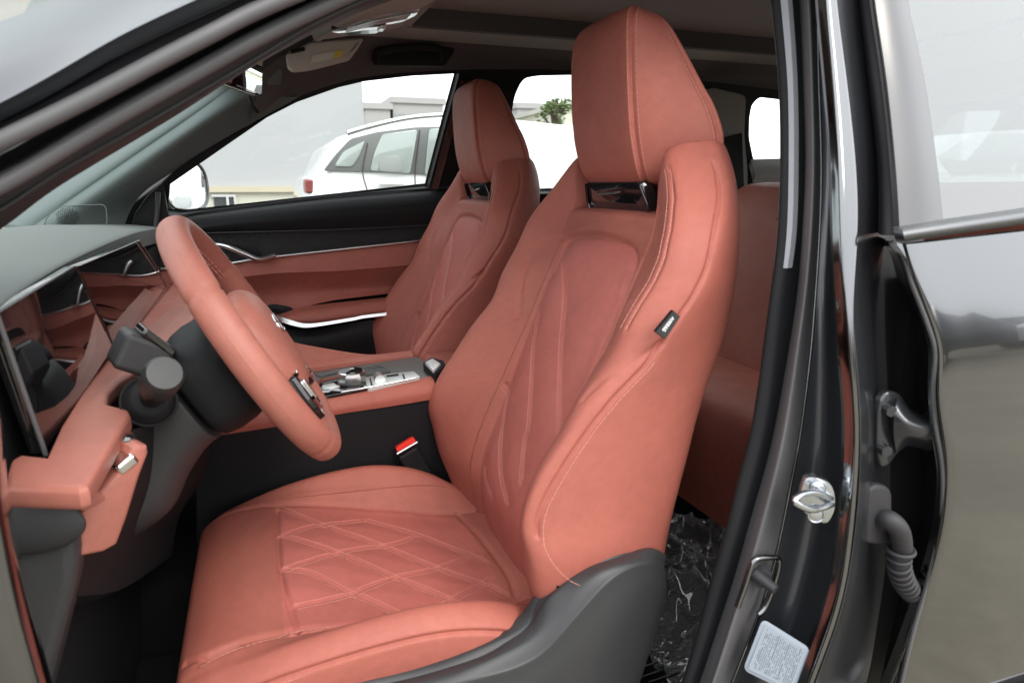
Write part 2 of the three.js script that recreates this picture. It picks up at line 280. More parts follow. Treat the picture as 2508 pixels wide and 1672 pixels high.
const segDist3 = (p, l) => { let m = 9; for (let i = 1; i < l.length; i++) { const a = l[i - 1], b = [l[i][0] - a[0], l[i][1] - a[1], l[i][2] - a[2]], q = [p[0] - a[0], p[1] - a[1], p[2] - a[2]], t = Math.max(0, Math.min(1, (q[0] * b[0] + q[1] * b[1] + q[2] * b[2]) / (b[0] * b[0] + b[1] * b[1] + b[2] * b[2] + 1e-12))), d = Math.hypot(q[0] - t * b[0], q[1] - t * b[1], q[2] - t * b[2]); if (d < m) m = d; } return m; };
// moves every vertex along its normal by fn(x, y, z, nx, ny, nz)
function displace(g, fn) {
  const p = g.attributes.position, n = g.attributes.normal, out = new Float32Array(p.count * 3);
  for (let i = 0; i < p.count; i++) { const d = fn(p.getX(i), p.getY(i), p.getZ(i), n.getX(i), n.getY(i), n.getZ(i)); out[i * 3] = p.getX(i) + n.getX(i) * d; out[i * 3 + 1] = p.getY(i) + n.getY(i) * d; out[i * 3 + 2] = p.getZ(i) + n.getZ(i) * d; }
  p.array.set(out); const m = mergeVertices(g, 1e-6); m.computeVertexNormals(); return m;
}
// short stitches along a line of points lying on a surface
function stitches(lines, r = 0.00045, len = 0.0055, gap = 0.0022) {
  const gs = [];
  for (const l of lines) {
    const L = even(l, Math.max(2, Math.round(l.reduce((s, p, i) => s + (i ? dist(p, l[i - 1]) : 0), 0) / 0.0015)));
    const step = Math.round((len + gap) / 0.0015), on = Math.round(len / 0.0015);
    for (let i = 0; i + on < L.length; i += step) { const a = V(L[i]), b = V(L[i + on]), h = a.distanceTo(b); const c = new THREE.CylinderGeometry(r, r, h, 5, 1); c.applyQuaternion(new THREE.Quaternion().setFromUnitVectors(new THREE.Vector3(0, 1, 0), b.clone().sub(a).normalize())); c.translate((a.x + b.x) / 2, (a.y + b.y) / 2, (a.z + b.z) / 2); gs.push(c); }
  }
  return join(gs);
}
// surface point of a mesh nearest to (a, b) in two of its axes, front side only
function picker(g, ia, ib, ok) {
  const p = g.attributes.position, n = g.attributes.normal, cell = 0.01, map = new Map();
  for (let i = 0; i < p.count; i++) { const q = [p.getX(i), p.getY(i), p.getZ(i)], m = [n.getX(i), n.getY(i), n.getZ(i)]; if (!ok(q, m)) continue; const k = Math.round(q[ia] / cell) + ',' + Math.round(q[ib] / cell); if (!map.has(k)) map.set(k, []); map.get(k).push([q, m]); }
  return (a, b, lift = 0) => { const i = Math.round(a / cell), j = Math.round(b / cell); let best = null, d = 9; for (let x = -2; x < 3; x++) for (let y = -2; y < 3; y++) for (const e of map.get((i + x) + ',' + (j + y)) ?? []) { const h = Math.hypot(e[0][ia] - a, e[0][ib] - b); if (h < d) { d = h; best = e; } } if (!best) return null; const o = best[0].map((v, c) => v + best[1][c] * lift); o[ia] = a; o[ib] = b; return o; };
}
const side2 = (l, off) => l.map((p, i) => { const a = l[Math.max(0, i - 1)], b = l[Math.min(l.length - 1, i + 1)], dx = b[0] - a[0], dy = b[1] - a[1], k = Math.hypot(dx, dy) || 1; return [p[0] - dy / k * off, p[1] + dx / k * off]; });
const dense2 = (l, n = 12) => spline(l.map((p) => [p[0], p[1], 0]), n).map((p) => [p[0], p[1]]);

function buildSeat(root, near) {
  // --- backrest: tracks up the back, [x, y, half width]
  const c4 = track([[0.28, 0.55, 0.20], [0.262, 0.64, 0.225], [0.236, 0.72, 0.238], [0.2235, 0.80, 0.241], [0.2235, 0.821, 0.240], [0.230, 0.85, 0.238], [0.243, 0.875, 0.240], [0.260, 0.904, 0.240], [0.289, 0.938, 0.240], [0.316, 0.988, 0.240], [0.342, 1.01, 0.240], [0.364, 1.062, 0.246], [0.381, 1.092, 0.248], [0.399, 1.12, 0.250], [0.411, 1.147, 0.250], [0.427, 1.184, 0.236], [0.447, 1.221, 0.208], [0.462, 1.249, 0.178], [0.470, 1.275, 0.150]]);
  const c5 = track([[0.30, 0.55, 0.23], [0.282, 0.64, 0.25], [0.256, 0.72, 0.268], [0.238, 0.79, 0.276], [0.2335, 0.814, 0.268], [0.239, 0.838, 0.264], [0.253, 0.865, 0.264], [0.279, 0.904, 0.264], [0.308, 0.942, 0.264], [0.337, 0.977, 0.268], [0.375, 1.012, 0.270], [0.401, 1.048, 0.275], [0.421, 1.08, 0.279], [0.436, 1.10, 0.279], [0.455, 1.134, 0.279], [0.464, 1.164, 0.274], [0.475, 1.188, 0.262], [0.50, 1.222, 0.236], [0.515, 1.25, 0.205], [0.52, 1.285, 0.170]]);
  const c7 = track([[0.43, 0.55, 0.22], [0.44, 0.68, 0.236], [0.4435, 0.744, 0.238], [0.456, 0.815, 0.240], [0.488, 0.94, 0.236], [0.528, 1.025, 0.225], [0.550, 1.096, 0.216], [0.562, 1.177, 0.200], [0.576, 1.23, 0.172], [0.572, 1.285, 0.140]]);
  const ctr = (y) => y > 1.149 ? 0.453 + (y - 1.149) * 0.30 : y > 0.74 ? 0.453 - (1.149 - y) * 0.42 : 0.281 + (0.74 - y) * 0.10;
  const rowsY = [0.55, 0.60, 0.66, 0.72, 0.77, 0.82, 0.87, 0.92, 0.97, 1.02, 1.07, 1.12, 1.155, 1.19, 1.22];
  const tops = { c0: 1.190, c2: 1.190, c3: 1.205, c4: 1.275, c5: 1.29, c7: 1.29, c9: 1.27 };
  const mapY = (y, top) => y <= 1.12 ? y : 1.12 + (y - 1.12) / 0.10 * (top - 1.12);
  const valley = (y) => y > 1.02 ? 0.135 : y > 0.72 ? 0.12 + (y - 0.72) * 0.05 : 0.12;
  const rows = rowsY.map((y) => {
    const half = [];
    const y0 = mapY(y, tops.c0), y3 = mapY(y, tops.c3), y4 = mapY(y, tops.c4), y5 = mapY(y, tops.c5), y7 = mapY(y, tops.c7), y9 = mapY(y, tops.c9);
    const f = ctr(y0), hv = valley(y), p4 = c4(y4), p5 = c5(y5), p7 = c7(y7);
    half.push([f - 0.006, y0, 0]); half.push([f - 0.005, y0, hv * 0.55]); half.push([f, y0, hv]);
    const bulge = y < 1.12 ? 0.5 : 0.35;
    half.push([f + (p4[0] - f) * bulge, y3, hv + (p4[1] - hv) * 0.42]);
    half.push([p4[0] - 0.0005, y4, p4[1]]); half.push([p5[0], y5, p5[1]]);
    half.push([(p5[0] * 0.5 + p7[0] * 0.5), (y5 + y7) / 2, (p5[1] + p7[1]) / 2 + 0.013]);
    half.push([p7[0], y7, p7[1]]); half.push([p7[0] + 0.018, y9, p7[1] * 0.72]); half.push([p7[0] + 0.024, y9, 0]);
    return half;
  });
  const full = (half) => { const loop = []; for (const p of half) loop.push([p[0], p[1], SZ + p[2]]); for (let i = half.length - 2; i > 0; i--) loop.push([half[i][0], half[i][1], SZ - half[i][2]]); return loop; };
  const last = rows[rows.length - 1];
  const cap = last.map((p) => [p[0] + (0.52 - p[0]) * 0.35, p[1] + 0.006, p[2] * 0.86 + 0.012 * (p[2] > 0)]), cap2 = last.map((p) => [p[0] + (0.525 - p[0]) * 0.85, p[1] + 0.006, p[2] * 0.55 + 0.05 * (p[2] > 0)]);
  const loops = [...rows, cap, cap2].map((h) => spline(full(h), 34, true));
  // columns up the back
  const N = loops[0].length, upRows = [];
  for (let r = 0; r < loops.length - 1; r++) { const n = r >= rows.length - 1 ? 5 : 22; for (let k = 0; k < n; k++) upRows.push(loops[r].map((_, c) => [0, 1, 2].map((a) => cr(loops[Math.max(0, r - 1)][c][a], loops[r][c][a], loops[r + 1][c][a], loops[Math.min(loops.length - 1, r + 2)][c][a], k / n)))); }
  upRows.push(loops[loops.length - 1]);
  let g = grid(upRows, true);
  // seams in (z, y): quilting on the middle panel, its border and its arched top
  const ZY = (l) => dense2(l.map((p) => [p[2], p[1]]));
  const q1 = ZY([[0.3407,0.8816,0.2357],[0.3169,0.825,0.2892],[0.2918,0.7651,0.3599],[0.2811,0.7397,0.4114]]), q2 = ZY([[0.3956,1.0123,0.2458],[0.3773,0.9687,0.2841],[0.3561,0.9183,0.3338],[0.3302,0.8567,0.3868],[0.3202,0.8328,0.3946],[0.2989,0.782,0.4357]]), q3 = ZY([[0.4365,1.1096,0.2698],[0.4196,1.0695,0.3219],[0.4035,1.0311,0.3555],[0.3862,0.99,0.3855],[0.3699,0.9512,0.4185],[0.3506,0.9052,0.4556],[0.3369,0.8726,0.474]]);
  const q0 = ZY([[0.2815,0.7407,0.2677],[0.2759,0.7274,0.299],[0.2722,0.7184,0.3377]]);
  const arch = dense2([[SZ - 0.128, 1.085], [SZ - 0.125, 1.125], [SZ - 0.10, 1.145], [SZ - 0.05, 1.153], [SZ, 1.155], [SZ + 0.05, 1.153], [SZ + 0.10, 1.145], [SZ + 0.125, 1.125], [SZ + 0.128, 1.085]]);
  const borderN = [], borderF = []; for (let y = 0.60; y < 1.10; y += 0.02) { borderN.push([SZ + valley(y) - 0.002, y]); borderF.push([SZ - valley(y) + 0.002, y]); }
  const foldF = dense2([[SZ - 0.20, 1.10], [SZ - 0.185, 1.05], [SZ - 0.165, 1.0]]), foldN = dense2([[SZ + 0.20, 1.10], [SZ + 0.185, 1.05], [SZ + 0.165, 1.0]]);
  const seam5 = [], seam5f = [], mid = [], midf = [], crease = [];
  for (const p of [[0.2819,0.7381,0.655],[0.2657,0.7491,0.655],[0.2524,0.7629,0.654],[0.2427,0.7763,0.653],[0.2356,0.7901,0.651],[0.2312,0.8028,0.648]]) { seam5.push(p); seam5f.push([p[0], p[1], 2 * SZ - p[2]]); }
  for (let y = 0.808; y < 1.27; y += 0.012) { const p = c5(y); seam5.push([p[0], y, SZ + p[1]]); seam5f.push([p[0], y, SZ - p[1]]); }
  for (let y = 1.06; y < 1.27; y += 0.01) { const p = c4(y); mid.push([p[0], y, SZ + p[1]]); midf.push([p[0], y, SZ - p[1]]); }
  for (let i = 0; i <= 12; i++) { const t = i / 12, y = 1.045 - t * 0.075, a = c5(y), b = c4(y); crease.push([a[0] + (b[0] - a[0]) * t, y, SZ + a[1] + (b[1] - a[1]) * t]); }
  const gs = (d, w) => Math.exp(-(d / w) * (d / w));
  g = displace(g, (x, y, z, nx, ny, nz) => {
    let d = 0;
    if (nx < 0.25 && Math.abs(z - SZ) < 0.24) {
      const front = Math.abs(z - SZ) < 0.145;
      if (front) { let m = 1; for (const l of [q0, q1, q2, q3]) { const e = segDist(z, y, l); m = Math.min(m, e); d -= 0.0038 * gs(e, 0.0042); } d += 0.002 * (1 - gs(m, 0.022)); }
      d -= 0.006 * gs(segDist(z, y, arch), 0.007);
      d -= 0.0035 * gs(Math.min(segDist(z, y, borderN), segDist(z, y, borderF)), 0.006);
      d -= 0.003 * gs(Math.min(segDist(z, y, foldF), segDist(z, y, foldN)), 0.006);
      if (front && y < 1.16) { const inside = y < 1.148 - 0.25 * Math.max(0, Math.abs(z - SZ) - 0.09); if (inside) d += 0.003 * Math.min(1, segDist(z, y, arch) / 0.03); }
    }
    if (nx < 0.9) {
      const p = [x, y, z], near1 = z > SZ;
      if (Math.abs(z - SZ) > 0.12) {
        d -= 0.0040 * gs(segDist3(p, near1 ? seam5 : seam5f), 0.0030);
        if (y > 1.04) d -= 0.0030 * gs(segDist3(p, near1 ? mid : midf), 0.0030);
        if (near1 && y > 0.96 && y < 1.06) d -= 0.005 * gs(segDist3(p, crease), 0.0045);
      }
    }
    return d;
  });
  const panelTint = [1.18, 1.13, 1.25];
  tint(g, (x, y, z) => { const h = Math.abs(z - SZ); return x < ctr(y) + 0.03 && h < valley(y) - 0.002 && y < 1.150 - 0.25 * Math.max(0, h - 0.085) ? panelTint : [1, 1, 1]; });
  const back = part('backrest', g, M.leather, root);
  const pick = picker(g, 2, 1, (q, m) => m[0] < 0.3 && q[0] < 0.5);
  const onBack = (l, off) => side2(l, off).map((p) => pick(p[0], p[1], 0.0004)).filter(Boolean);
  const st = [];
  for (const l of [q1, q2, q3]) { st.push(onBack(l, 0.006), onBack(l, -0.006)); }
  st.push(onBack(q0, 0.005));
  const lift = (l, dx, dz) => l.map((p) => [p[0] + dx, p[1], p[2] + dz]);
  const st5 = lift(seam5.filter((p) => p[1] < 1.03), 0.006, 0.006), stm = lift(mid, -0.004, 0.006), stm2 = lift(mid, -0.006, -0.004);
  part('stitching', stitches([...st.filter((l) => l.length > 3), st5, stm, stm2]), M.thread, back);

  // --- headrest
  const hr = [ // y, front x, front half width, rear x, rear half width
    [1.236, 0.482, 0.070, 0.545, 0.120], [1.243, 0.470, 0.083, 0.552, 0.140], [1.262, 0.458, 0.089, 0.556, 0.152], [1.30, 0.447, 0.091, 0.553, 0.158], [1.34, 0.441, 0.091, 0.545, 0.147], [1.375, 0.438, 0.090, 0.535, 0.128], [1.42, 0.436, 0.088, 0.522, 0.104], [1.452, 0.437, 0.084, 0.512, 0.086], [1.472, 0.443, 0.076, 0.503, 0.070], [1.483, 0.456, 0.060, 0.492, 0.050]];
  const hl = hr.map(([y, xf, hf, xr, hrr]) => { const tip = Math.min(1, Math.max(0, (y - 1.44) / 0.03)); return full([[xf - 0.004, y, 0], [xf - 0.0035, y, hf * 0.6], [xf - 0.002, y, hf * 0.98], [xf + 0.005, y, hf + 0.006], [xf * 0.55 + xr * 0.45, y, hf * 0.52 + hrr * 0.48 + 0.006], [xr - 0.008, y, hrr + 0.003], [xr + 0.004, y, hrr - 0.008], [xr + 0.012, y, hrr * 0.5], [xr + 0.014, y, 0]]); });
  const hloops = hl.map((l) => spline(l, 22, true)), hrows = [];
  const shrink = (l, k, dy) => { const cx = l.reduce((s, p) => s + p[0], 0) / l.length; return l.map((p) => [cx + (p[0] - cx) * k, p[1] + dy, SZ + (p[2] - SZ) * k]); };
  const stack = [shrink(hloops[0], 0.02, -0.006), shrink(hloops[0], 0.7, -0.004), ...hloops, shrink(hloops[hloops.length - 1], 0.6, 0.005), shrink(hloops[hloops.length - 1], 0.02, 0.006)];
  for (let r = 0; r < stack.length - 1; r++) for (let k = 0; k < 14; k++) hrows.push(stack[r].map((_, c) => [0, 1, 2].map((a) => cr(stack[Math.max(0, r - 1)][c][a], stack[r][c][a], stack[r + 1][c][a], stack[Math.min(stack.length - 1, r + 2)][c][a], k / 14))));
  hrows.push(stack[stack.length - 1]);
  let hg = grid(hrows, true);
  const col = (i, s) => stack.slice(2, -2).map((l) => { const n = hl[0].length, k = s > 0 ? i : n - i; return l[(k * 22) % l.length]; });
  const hSeams = []; for (const s of [1, -1]) { hSeams.push(spline(col(3, s), 6)); hSeams.push(spline(col(5, s), 6)); }
  const midSeam = [1, -1].map((s) => spline([[0.448, 1.455, SZ + s * 0.094], [0.458, 1.40, SZ + s * 0.110], [0.470, 1.345, SZ + s * 0.127], [0.487, 1.288, SZ + s * 0.146]], 10));
  hg = displace(hg, (x, y, z) => { let d = 0; const p = [x, y, z]; for (const l of hSeams) d -= 0.0032 * gs(segDist3(p, l), 0.0026); for (const l of midSeam) d -= 0.0030 * gs(segDist3(p, l), 0.0026); return d; });
  const head = part('headrest', hg, M.leather, root);
  const hs = []; for (const s of [1]) { hs.push(col(3, s).map((p) => [p[0] - 0.006, p[1], p[2] - 0.0015]), col(3, s).map((p) => [p[0] + 0.005, p[1], p[2] + 0.004])); hs.push(col(5, s).map((p) => [p[0] - 0.007, p[1], p[2] + 0.001])); }
  part('stitching', stitches(hs.map((l) => spline(l, 8))), M.thread, head);

  // --- gloss black insert below the headrest: frame, hollow and cross bar
  const slope = (b) => 0.480 - (b - 1.195) * 0.32;
  const io = soften([[slope(1.240), 1.240, SZ - 0.088], [slope(1.205), 1.205, SZ - 0.100], [slope(1.194), 1.194, SZ - 0.094], [slope(1.194), 1.194, SZ + 0.094], [slope(1.205), 1.205, SZ + 0.100], [slope(1.240), 1.240, SZ + 0.088]], 0.006);
  const ins = part('insert_panel', plate(io, 0.02, 0.002, [-1, -0.2, 0]), M.gloss, root);
  part('frame', tube(io.slice(3, -4).map((p) => [p[0] - 0.001, p[1], p[2]]), 0.0026, 8, 90), M.gloss, ins);
  part('cross_bar', tube([[slope(1.218) - 0.001, 1.220, SZ - 0.05], [slope(1.22) - 0.001, 1.223, SZ], [slope(1.222) - 0.001, 1.226, SZ + 0.03]], 0.0022, 6, 12), M.gloss, ins);

  // --- cushion: tracks from front to back; each [x, y] at a half width
  const prof = (pts) => { const s = spline(pts.map((p) => [p[0], p[1], 0]), 10); return (x) => { for (let i = 1; i < s.length; i++) if (x <= s[i][0]) { const k = (x - s[i - 1][0]) / (s[i][0] - s[i - 1][0] + 1e-9); return s[i - 1][1] + (s[i][1] - s[i - 1][1]) * k; } return s[s.length - 1][1]; }; };
  const yc = prof([[-0.205, 0.625], [-0.198, 0.655], [-0.175, 0.677], [-0.13, 0.690], [-0.07, 0.688], [0.0, 0.675], [0.08, 0.658], [0.16, 0.643], [0.22, 0.633], [0.28, 0.635], [0.34, 0.65]]);
  const yb = prof([[-0.205, 0.615], [-0.198, 0.642], [-0.17, 0.668], [-0.12, 0.686], [-0.06, 0.702], [0.02, 0.714], [0.09, 0.717], [0.15, 0.709], [0.21, 0.688], [0.26, 0.660], [0.34, 0.64]]);
  const hIn = prof([[-0.205, 0.195], [-0.15, 0.195], [0, 0.185], [0.12, 0.175], [0.22, 0.155], [0.34, 0.135]]);
  const hOut = prof([[-0.205, 0.212], [-0.185, 0.228], [-0.12, 0.250], [0, 0.262], [0.15, 0.264], [0.26, 0.252], [0.34, 0.228]]);
  const xs = [-0.205, -0.198, -0.185, -0.16, -0.12, -0.07, -0.02, 0.04, 0.10, 0.16, 0.21, 0.26, 0.30, 0.34];
  const cross = (x, k) => { const c = yc(x), b = yb(x), hi = hIn(x), ho = hOut(x), low = 0.575 + 0.01 * k; return [[x, c + 0.003, 0], [x, c + 0.002, hi * 0.5], [x, c, hi * 0.93], [x, c * 0.45 + b * 0.55, hi + (ho - hi) * 0.30], [x, b, hi + (ho - hi) * 0.62], [x, b - 0.013, ho - 0.004], [x, b - 0.04, ho + 0.002], [x, Math.min(b - 0.06, low + 0.045), ho - 0.002], [x, low, ho - 0.012], [x, low - 0.01, ho * 0.5], [x, low - 0.01, 0]]; };
  const csecs = xs.map((x, i) => full(cross(x, 0)));
  // front lip rolls under
  const f0 = csecs[0], lip = f0.map((p) => [p[0] + (p[1] < 0.6 ? 0.004 : -0.002), 0.60 + (p[1] - 0.60) * 0.55, p[2]]), lip2 = f0.map((p) => [p[0] + 0.012, 0.59 + (p[1] - 0.60) * 0.1, SZ + (p[2] - SZ) * 0.9]);
  const csp = [lip2, lip, ...csecs].map((l) => spline(l, 28, true)), crows = [];
  for (let r = 0; r < csp.length - 1; r++) { const n = 20; for (let k = 0; k < n; k++) crows.push(csp[r].map((_, c) => [0, 1, 2].map((a) => cr(csp[Math.max(0, r - 1)][c][a], csp[r][c][a], csp[r + 1][c][a], csp[Math.min(csp.length - 1, r + 2)][c][a], k / n)))); }
  crows.push(csp[csp.length - 1]);
  let cg = grid(crows, true, false);
  const cy = 0.692;
  const XZ = (l) => dense2(l.map((p) => [p[0], p[2]]));
  const A = [XZ([[-0.0712,0.668,0.1888],[0.0033,0.668,0.2653],[0.079,0.668,0.3275],[0.1569,0.668,0.4044],[0.2211,0.668,0.4593],[0.2451,0.668,0.4967]]), XZ([[-0.0619,0.668,0.3037],[0.01,0.668,0.3561],[0.0871,0.668,0.4298],[0.1597,0.668,0.4929],[0.2208,0.668,0.5369]]), XZ([[-0.068,0.668,0.4056],[-0.0315,0.668,0.4189],[0.0102,0.668,0.4645],[0.0417,0.668,0.4885],[0.0813,0.668,0.5231]]), XZ([[0.0742,0.668,0.2321],[0.1546,0.668,0.2962],[0.2219,0.668,0.3682],[0.2418,0.668,0.4034]])];
  const Bq = [XZ([[-0.0719,0.668,0.3054],[-0.0209,0.668,0.2683],[0.018,0.668,0.2526],[0.0711,0.668,0.2342]]), XZ([[-0.068,0.668,0.4056],[-0.0035,0.668,0.3676],[0.0415,0.668,0.3467],[0.1061,0.668,0.3261],[0.1423,0.668,0.3039]]), XZ([[-0.0568,0.668,0.5009],[0.0157,0.668,0.4749],[0.084,0.668,0.4334],[0.1558,0.668,0.4091],[0.2204,0.668,0.3733]]), XZ([[0.1124,0.668,0.5275],[0.1713,0.668,0.4848],[0.2341,0.668,0.4478]])];
  const frontSeam = XZ([[-0.073,0.686,0.2062],[-0.0743,0.686,0.306],[-0.0729,0.686,0.4207],[-0.064,0.686,0.5022],[-0.0571,0.686,0.5698]]);
  const rearSeam = XZ([[0.2446,0.638,0.2217],[0.2501,0.638,0.2707],[0.2587,0.638,0.359],[0.2628,0.638,0.4468],[0.2569,0.638,0.5001]]);
  const inN = [], inF = [], outN = [], outF = [];
  for (let x = -0.17; x < 0.30; x += 0.015) { inN.push([x, SZ + hIn(x) * 0.98]); inF.push([x, SZ - hIn(x) * 0.98]); outN.push([x, yb(x) - 0.020, SZ + hOut(x)]); outF.push([x, yb(x) - 0.008, SZ - hOut(x) + 0.006]); }
  const corner = [[-0.19, SZ + 0.175], [-0.165, SZ + 0.19], [-0.13, SZ + 0.19]];
  cg = displace(cg, (x, y, z, nx, ny, nz) => {
    let d = 0;
    if (ny > 0.1) {
      const h = Math.abs(z - SZ);
      if (x > -0.10 && h < 0.20) { const frontX = -0.075; if (x > frontX - 0.004) { let m = 1; for (const l of A) { const e = segDist(x, z, l); m = Math.min(m, e); d -= 0.0028 * gs(e, 0.005); } for (const l of Bq) { const e = segDist(x, z, l); m = Math.min(m, e); d -= 0.0022 * gs(e, 0.005); } d += 0.003 * (1 - gs(m, 0.03)) * Math.min(1, Math.max(0, (x + 0.075) / 0.01)); } }
      d -= 0.0045 * gs(segDist(x, z, frontSeam), 0.0032); d -= 0.0045 * gs(segDist(x, z, rearSeam), 0.0045);
      d -= 0.004 * gs(Math.min(segDist(x, z, inN), segDist(x, z, inF)), 0.006);
      d -= 0.004 * gs(segDist(x, z, corner), 0.004);
    }
    if (Math.abs(z - SZ) > 0.2) { const p = [x, y, z]; d -= 0.0042 * gs(segDist3(p, z > SZ ? outN : outF), 0.0030); }
    return d;
  });
  tint(cg, (x, y, z) => y > 0.60 && Math.abs(z - SZ) < hIn(x) * 0.98 && x > -0.075 && x < 0.245 - 0.9 * Math.max(0, Math.abs(z - SZ) - 0.11) ? panelTint : [1, 1, 1]);
  const cushion = part('cushion', cg, M.leather, root);
  const cpick = picker(cg, 0, 2, (q, m) => m[1] > 0.1);
  const onC = (l, off) => side2(l, off).map((p) => cpick(p[0], p[1], 0.0004)).filter(Boolean);
  const cs = []; for (const l of A) cs.push(onC(l, 0.007), onC(l, -0.007)); for (const l of Bq) cs.push(onC(l, 0.006), onC(l, -0.006));
  cs.push(onC(inN, 0.007), outN.map((p) => [p[0], p[1] - 0.006, p[2] + 0.0005]));
  part('stitching', stitches(cs.filter((l) => l.length > 3)), M.thread, cushion);
  return root;
}
const seat = thing('car_seat', "driver's red leather front seat with the black airbag tag, nearest the camera", 'car seat', 'front seats');
buildSeat(seat);
{ // plastic side shield and airbag tag on the driver's seat, seat base and rails
  const E0 = [[-0.0397,0.6416,0.625],[0.0101,0.6462,0.628],[0.0673,0.6472,0.632],[0.1189,0.6522,0.634],[0.1618,0.6571,0.636],[0.1897,0.668,0.638],[0.2208,0.6813,0.64],[0.2444,0.7137,0.64],[0.2727,0.7358,0.64],[0.308,0.7514,0.64],[0.345,0.754,0.638],[0.3849,0.7547,0.634],[0.4117,0.7499,0.628],[0.4347,0.7286,0.618]];
  const E1 = [[-0.0462,0.6484,0.655],[0.0045,0.6546,0.658],[0.0619,0.6554,0.66],[0.1116,0.66,0.662],[0.153,0.6663,0.664],[0.1841,0.6727,0.665],[0.2173,0.6823,0.666],[0.2481,0.705,0.666],[0.2769,0.7319,0.666],[0.3071,0.7543,0.664],[0.3396,0.7591,0.661],[0.3788,0.7554,0.655],[0.406,0.7449,0.646],[0.4282,0.7226,0.632]];
  const E2 = [[-0.0482,0.6361,0.672],[0.0064,0.6417,0.674],[0.0631,0.6452,0.676],[0.1201,0.6544,0.677],[0.1584,0.6552,0.678],[0.1908,0.6569,0.679],[0.2254,0.6667,0.679],[0.2559,0.6932,0.679],[0.2905,0.7241,0.677],[0.3184,0.745,0.674],[0.3508,0.7532,0.668],[0.3848,0.7487,0.66],[0.4079,0.7346,0.65],[0.4292,0.7083,0.636]];
  const E3 = [[-0.0504,0.6093,0.678],[0.0032,0.5933,0.68],[0.0595,0.5764,0.682],[0.1172,0.5691,0.682],[0.1564,0.5742,0.682],[0.1897,0.5817,0.682],[0.2327,0.5928,0.682],[0.2731,0.6097,0.68],[0.3087,0.6402,0.677],[0.34,0.6711,0.672],[0.3709,0.695,0.664],[0.3971,0.7024,0.656],[0.4138,0.6969,0.648],[0.4314,0.6812,0.636]];
  const E4 = [[-0.0572,0.479,0.66],[-0.0006,0.4567,0.66],[0.0594,0.4331,0.66],[0.1205,0.4091,0.66],[0.1623,0.3993,0.66],[0.1981,0.3989,0.66],[0.2444,0.4016,0.66],[0.2871,0.4132,0.66],[0.3135,0.4341,0.656],[0.3396,0.4761,0.652],[0.3661,0.5116,0.648],[0.3866,0.5426,0.644],[0.4061,0.5939,0.64],[0.4302,0.6557,0.634]];
  const dn = (l, dy, z) => l.map((p) => [p[0], p[1] + dy, p[2] + z]), up = (l, k, m) => l.map((p, i) => p.map((v, c) => v + (m[i][c] - v) * k));
  part('side_shield', slab(across([E0, dn(E0, 0.003, 0.008), E1, up(E1, 0.8, E2), up(E2, 0.12, E3), E3, E4], 120, 10, false, 12), [0, 0, -0.025], 0.9), M.greyPlastic, seat, 'grey plastic side shield of the seat');
  const clip = [[0.2569,0.7357,0.642],[0.2728,0.744,0.642],[0.2937,0.7467,0.642],[0.2768,0.7195,0.642],[0.2664,0.7183,0.642]];
  part('hinge_cover', plate(clip, 0.02, 0.003), M.blackTrim, seat);
  const cv = document.createElement('canvas'); cv.width = 256; cv.height = 96; const x = cv.getContext('2d');
  x.fillStyle = '#2b2c2b'; x.fillRect(0, 0, 256, 96); x.fillStyle = '#f2f2f2'; x.font = 'bold 44px sans-serif'; x.textAlign = 'center'; x.textBaseline = 'middle'; x.fillText('AIRBAG', 128, 50);
  const tt = new THREE.CanvasTexture(cv); tt.colorSpace = THREE.SRGBColorSpace;
  const TL = [0.407,1.0813,0.668], TR = [0.388,1.0549,0.668], BR = [0.3744,1.065,0.668], BL = [0.3973,1.0894,0.668];
  const q = grid([[BL, BR], [TL, TR]]); q.setAttribute('uv', new THREE.Float32BufferAttribute([0, 0, 1, 0, 0, 1, 1, 1], 2));
  const tag = part('airbag_tag', plate([BL, BR, TR, TL].map((p) => [p[0], p[1], p[2] - 0.0008]), 0.006, 0.0005), M.blackTrim, seat, 'black tag reading AIRBAG');
  part('lettering', q, new THREE.MeshStandardMaterial({ map: tt, roughness: 0.7 }), tag);
  part('seat_base', rbox(0.42, 0.14, 0.44, 0.02, [0.08, 0.51, SZ]), M.blackTrim, seat);
  for (const s of [-1, 1]) part('seat_rail', rbox(0.6, 0.03, 0.05, 0.006, [0.08, 0.425, SZ + s * 0.19]), M.blackTrim, seat);
}
const seat2 = thing('car_seat', "passenger's red leather front seat behind the centre console", 'car seat', 'front seats');
for (const c of seat.children) if (['backrest', 'headrest', 'insert_panel', 'cushion', 'seat_base'].includes(c.name)) seat2.add(c.clone());
seat2.position.z = -0.74;

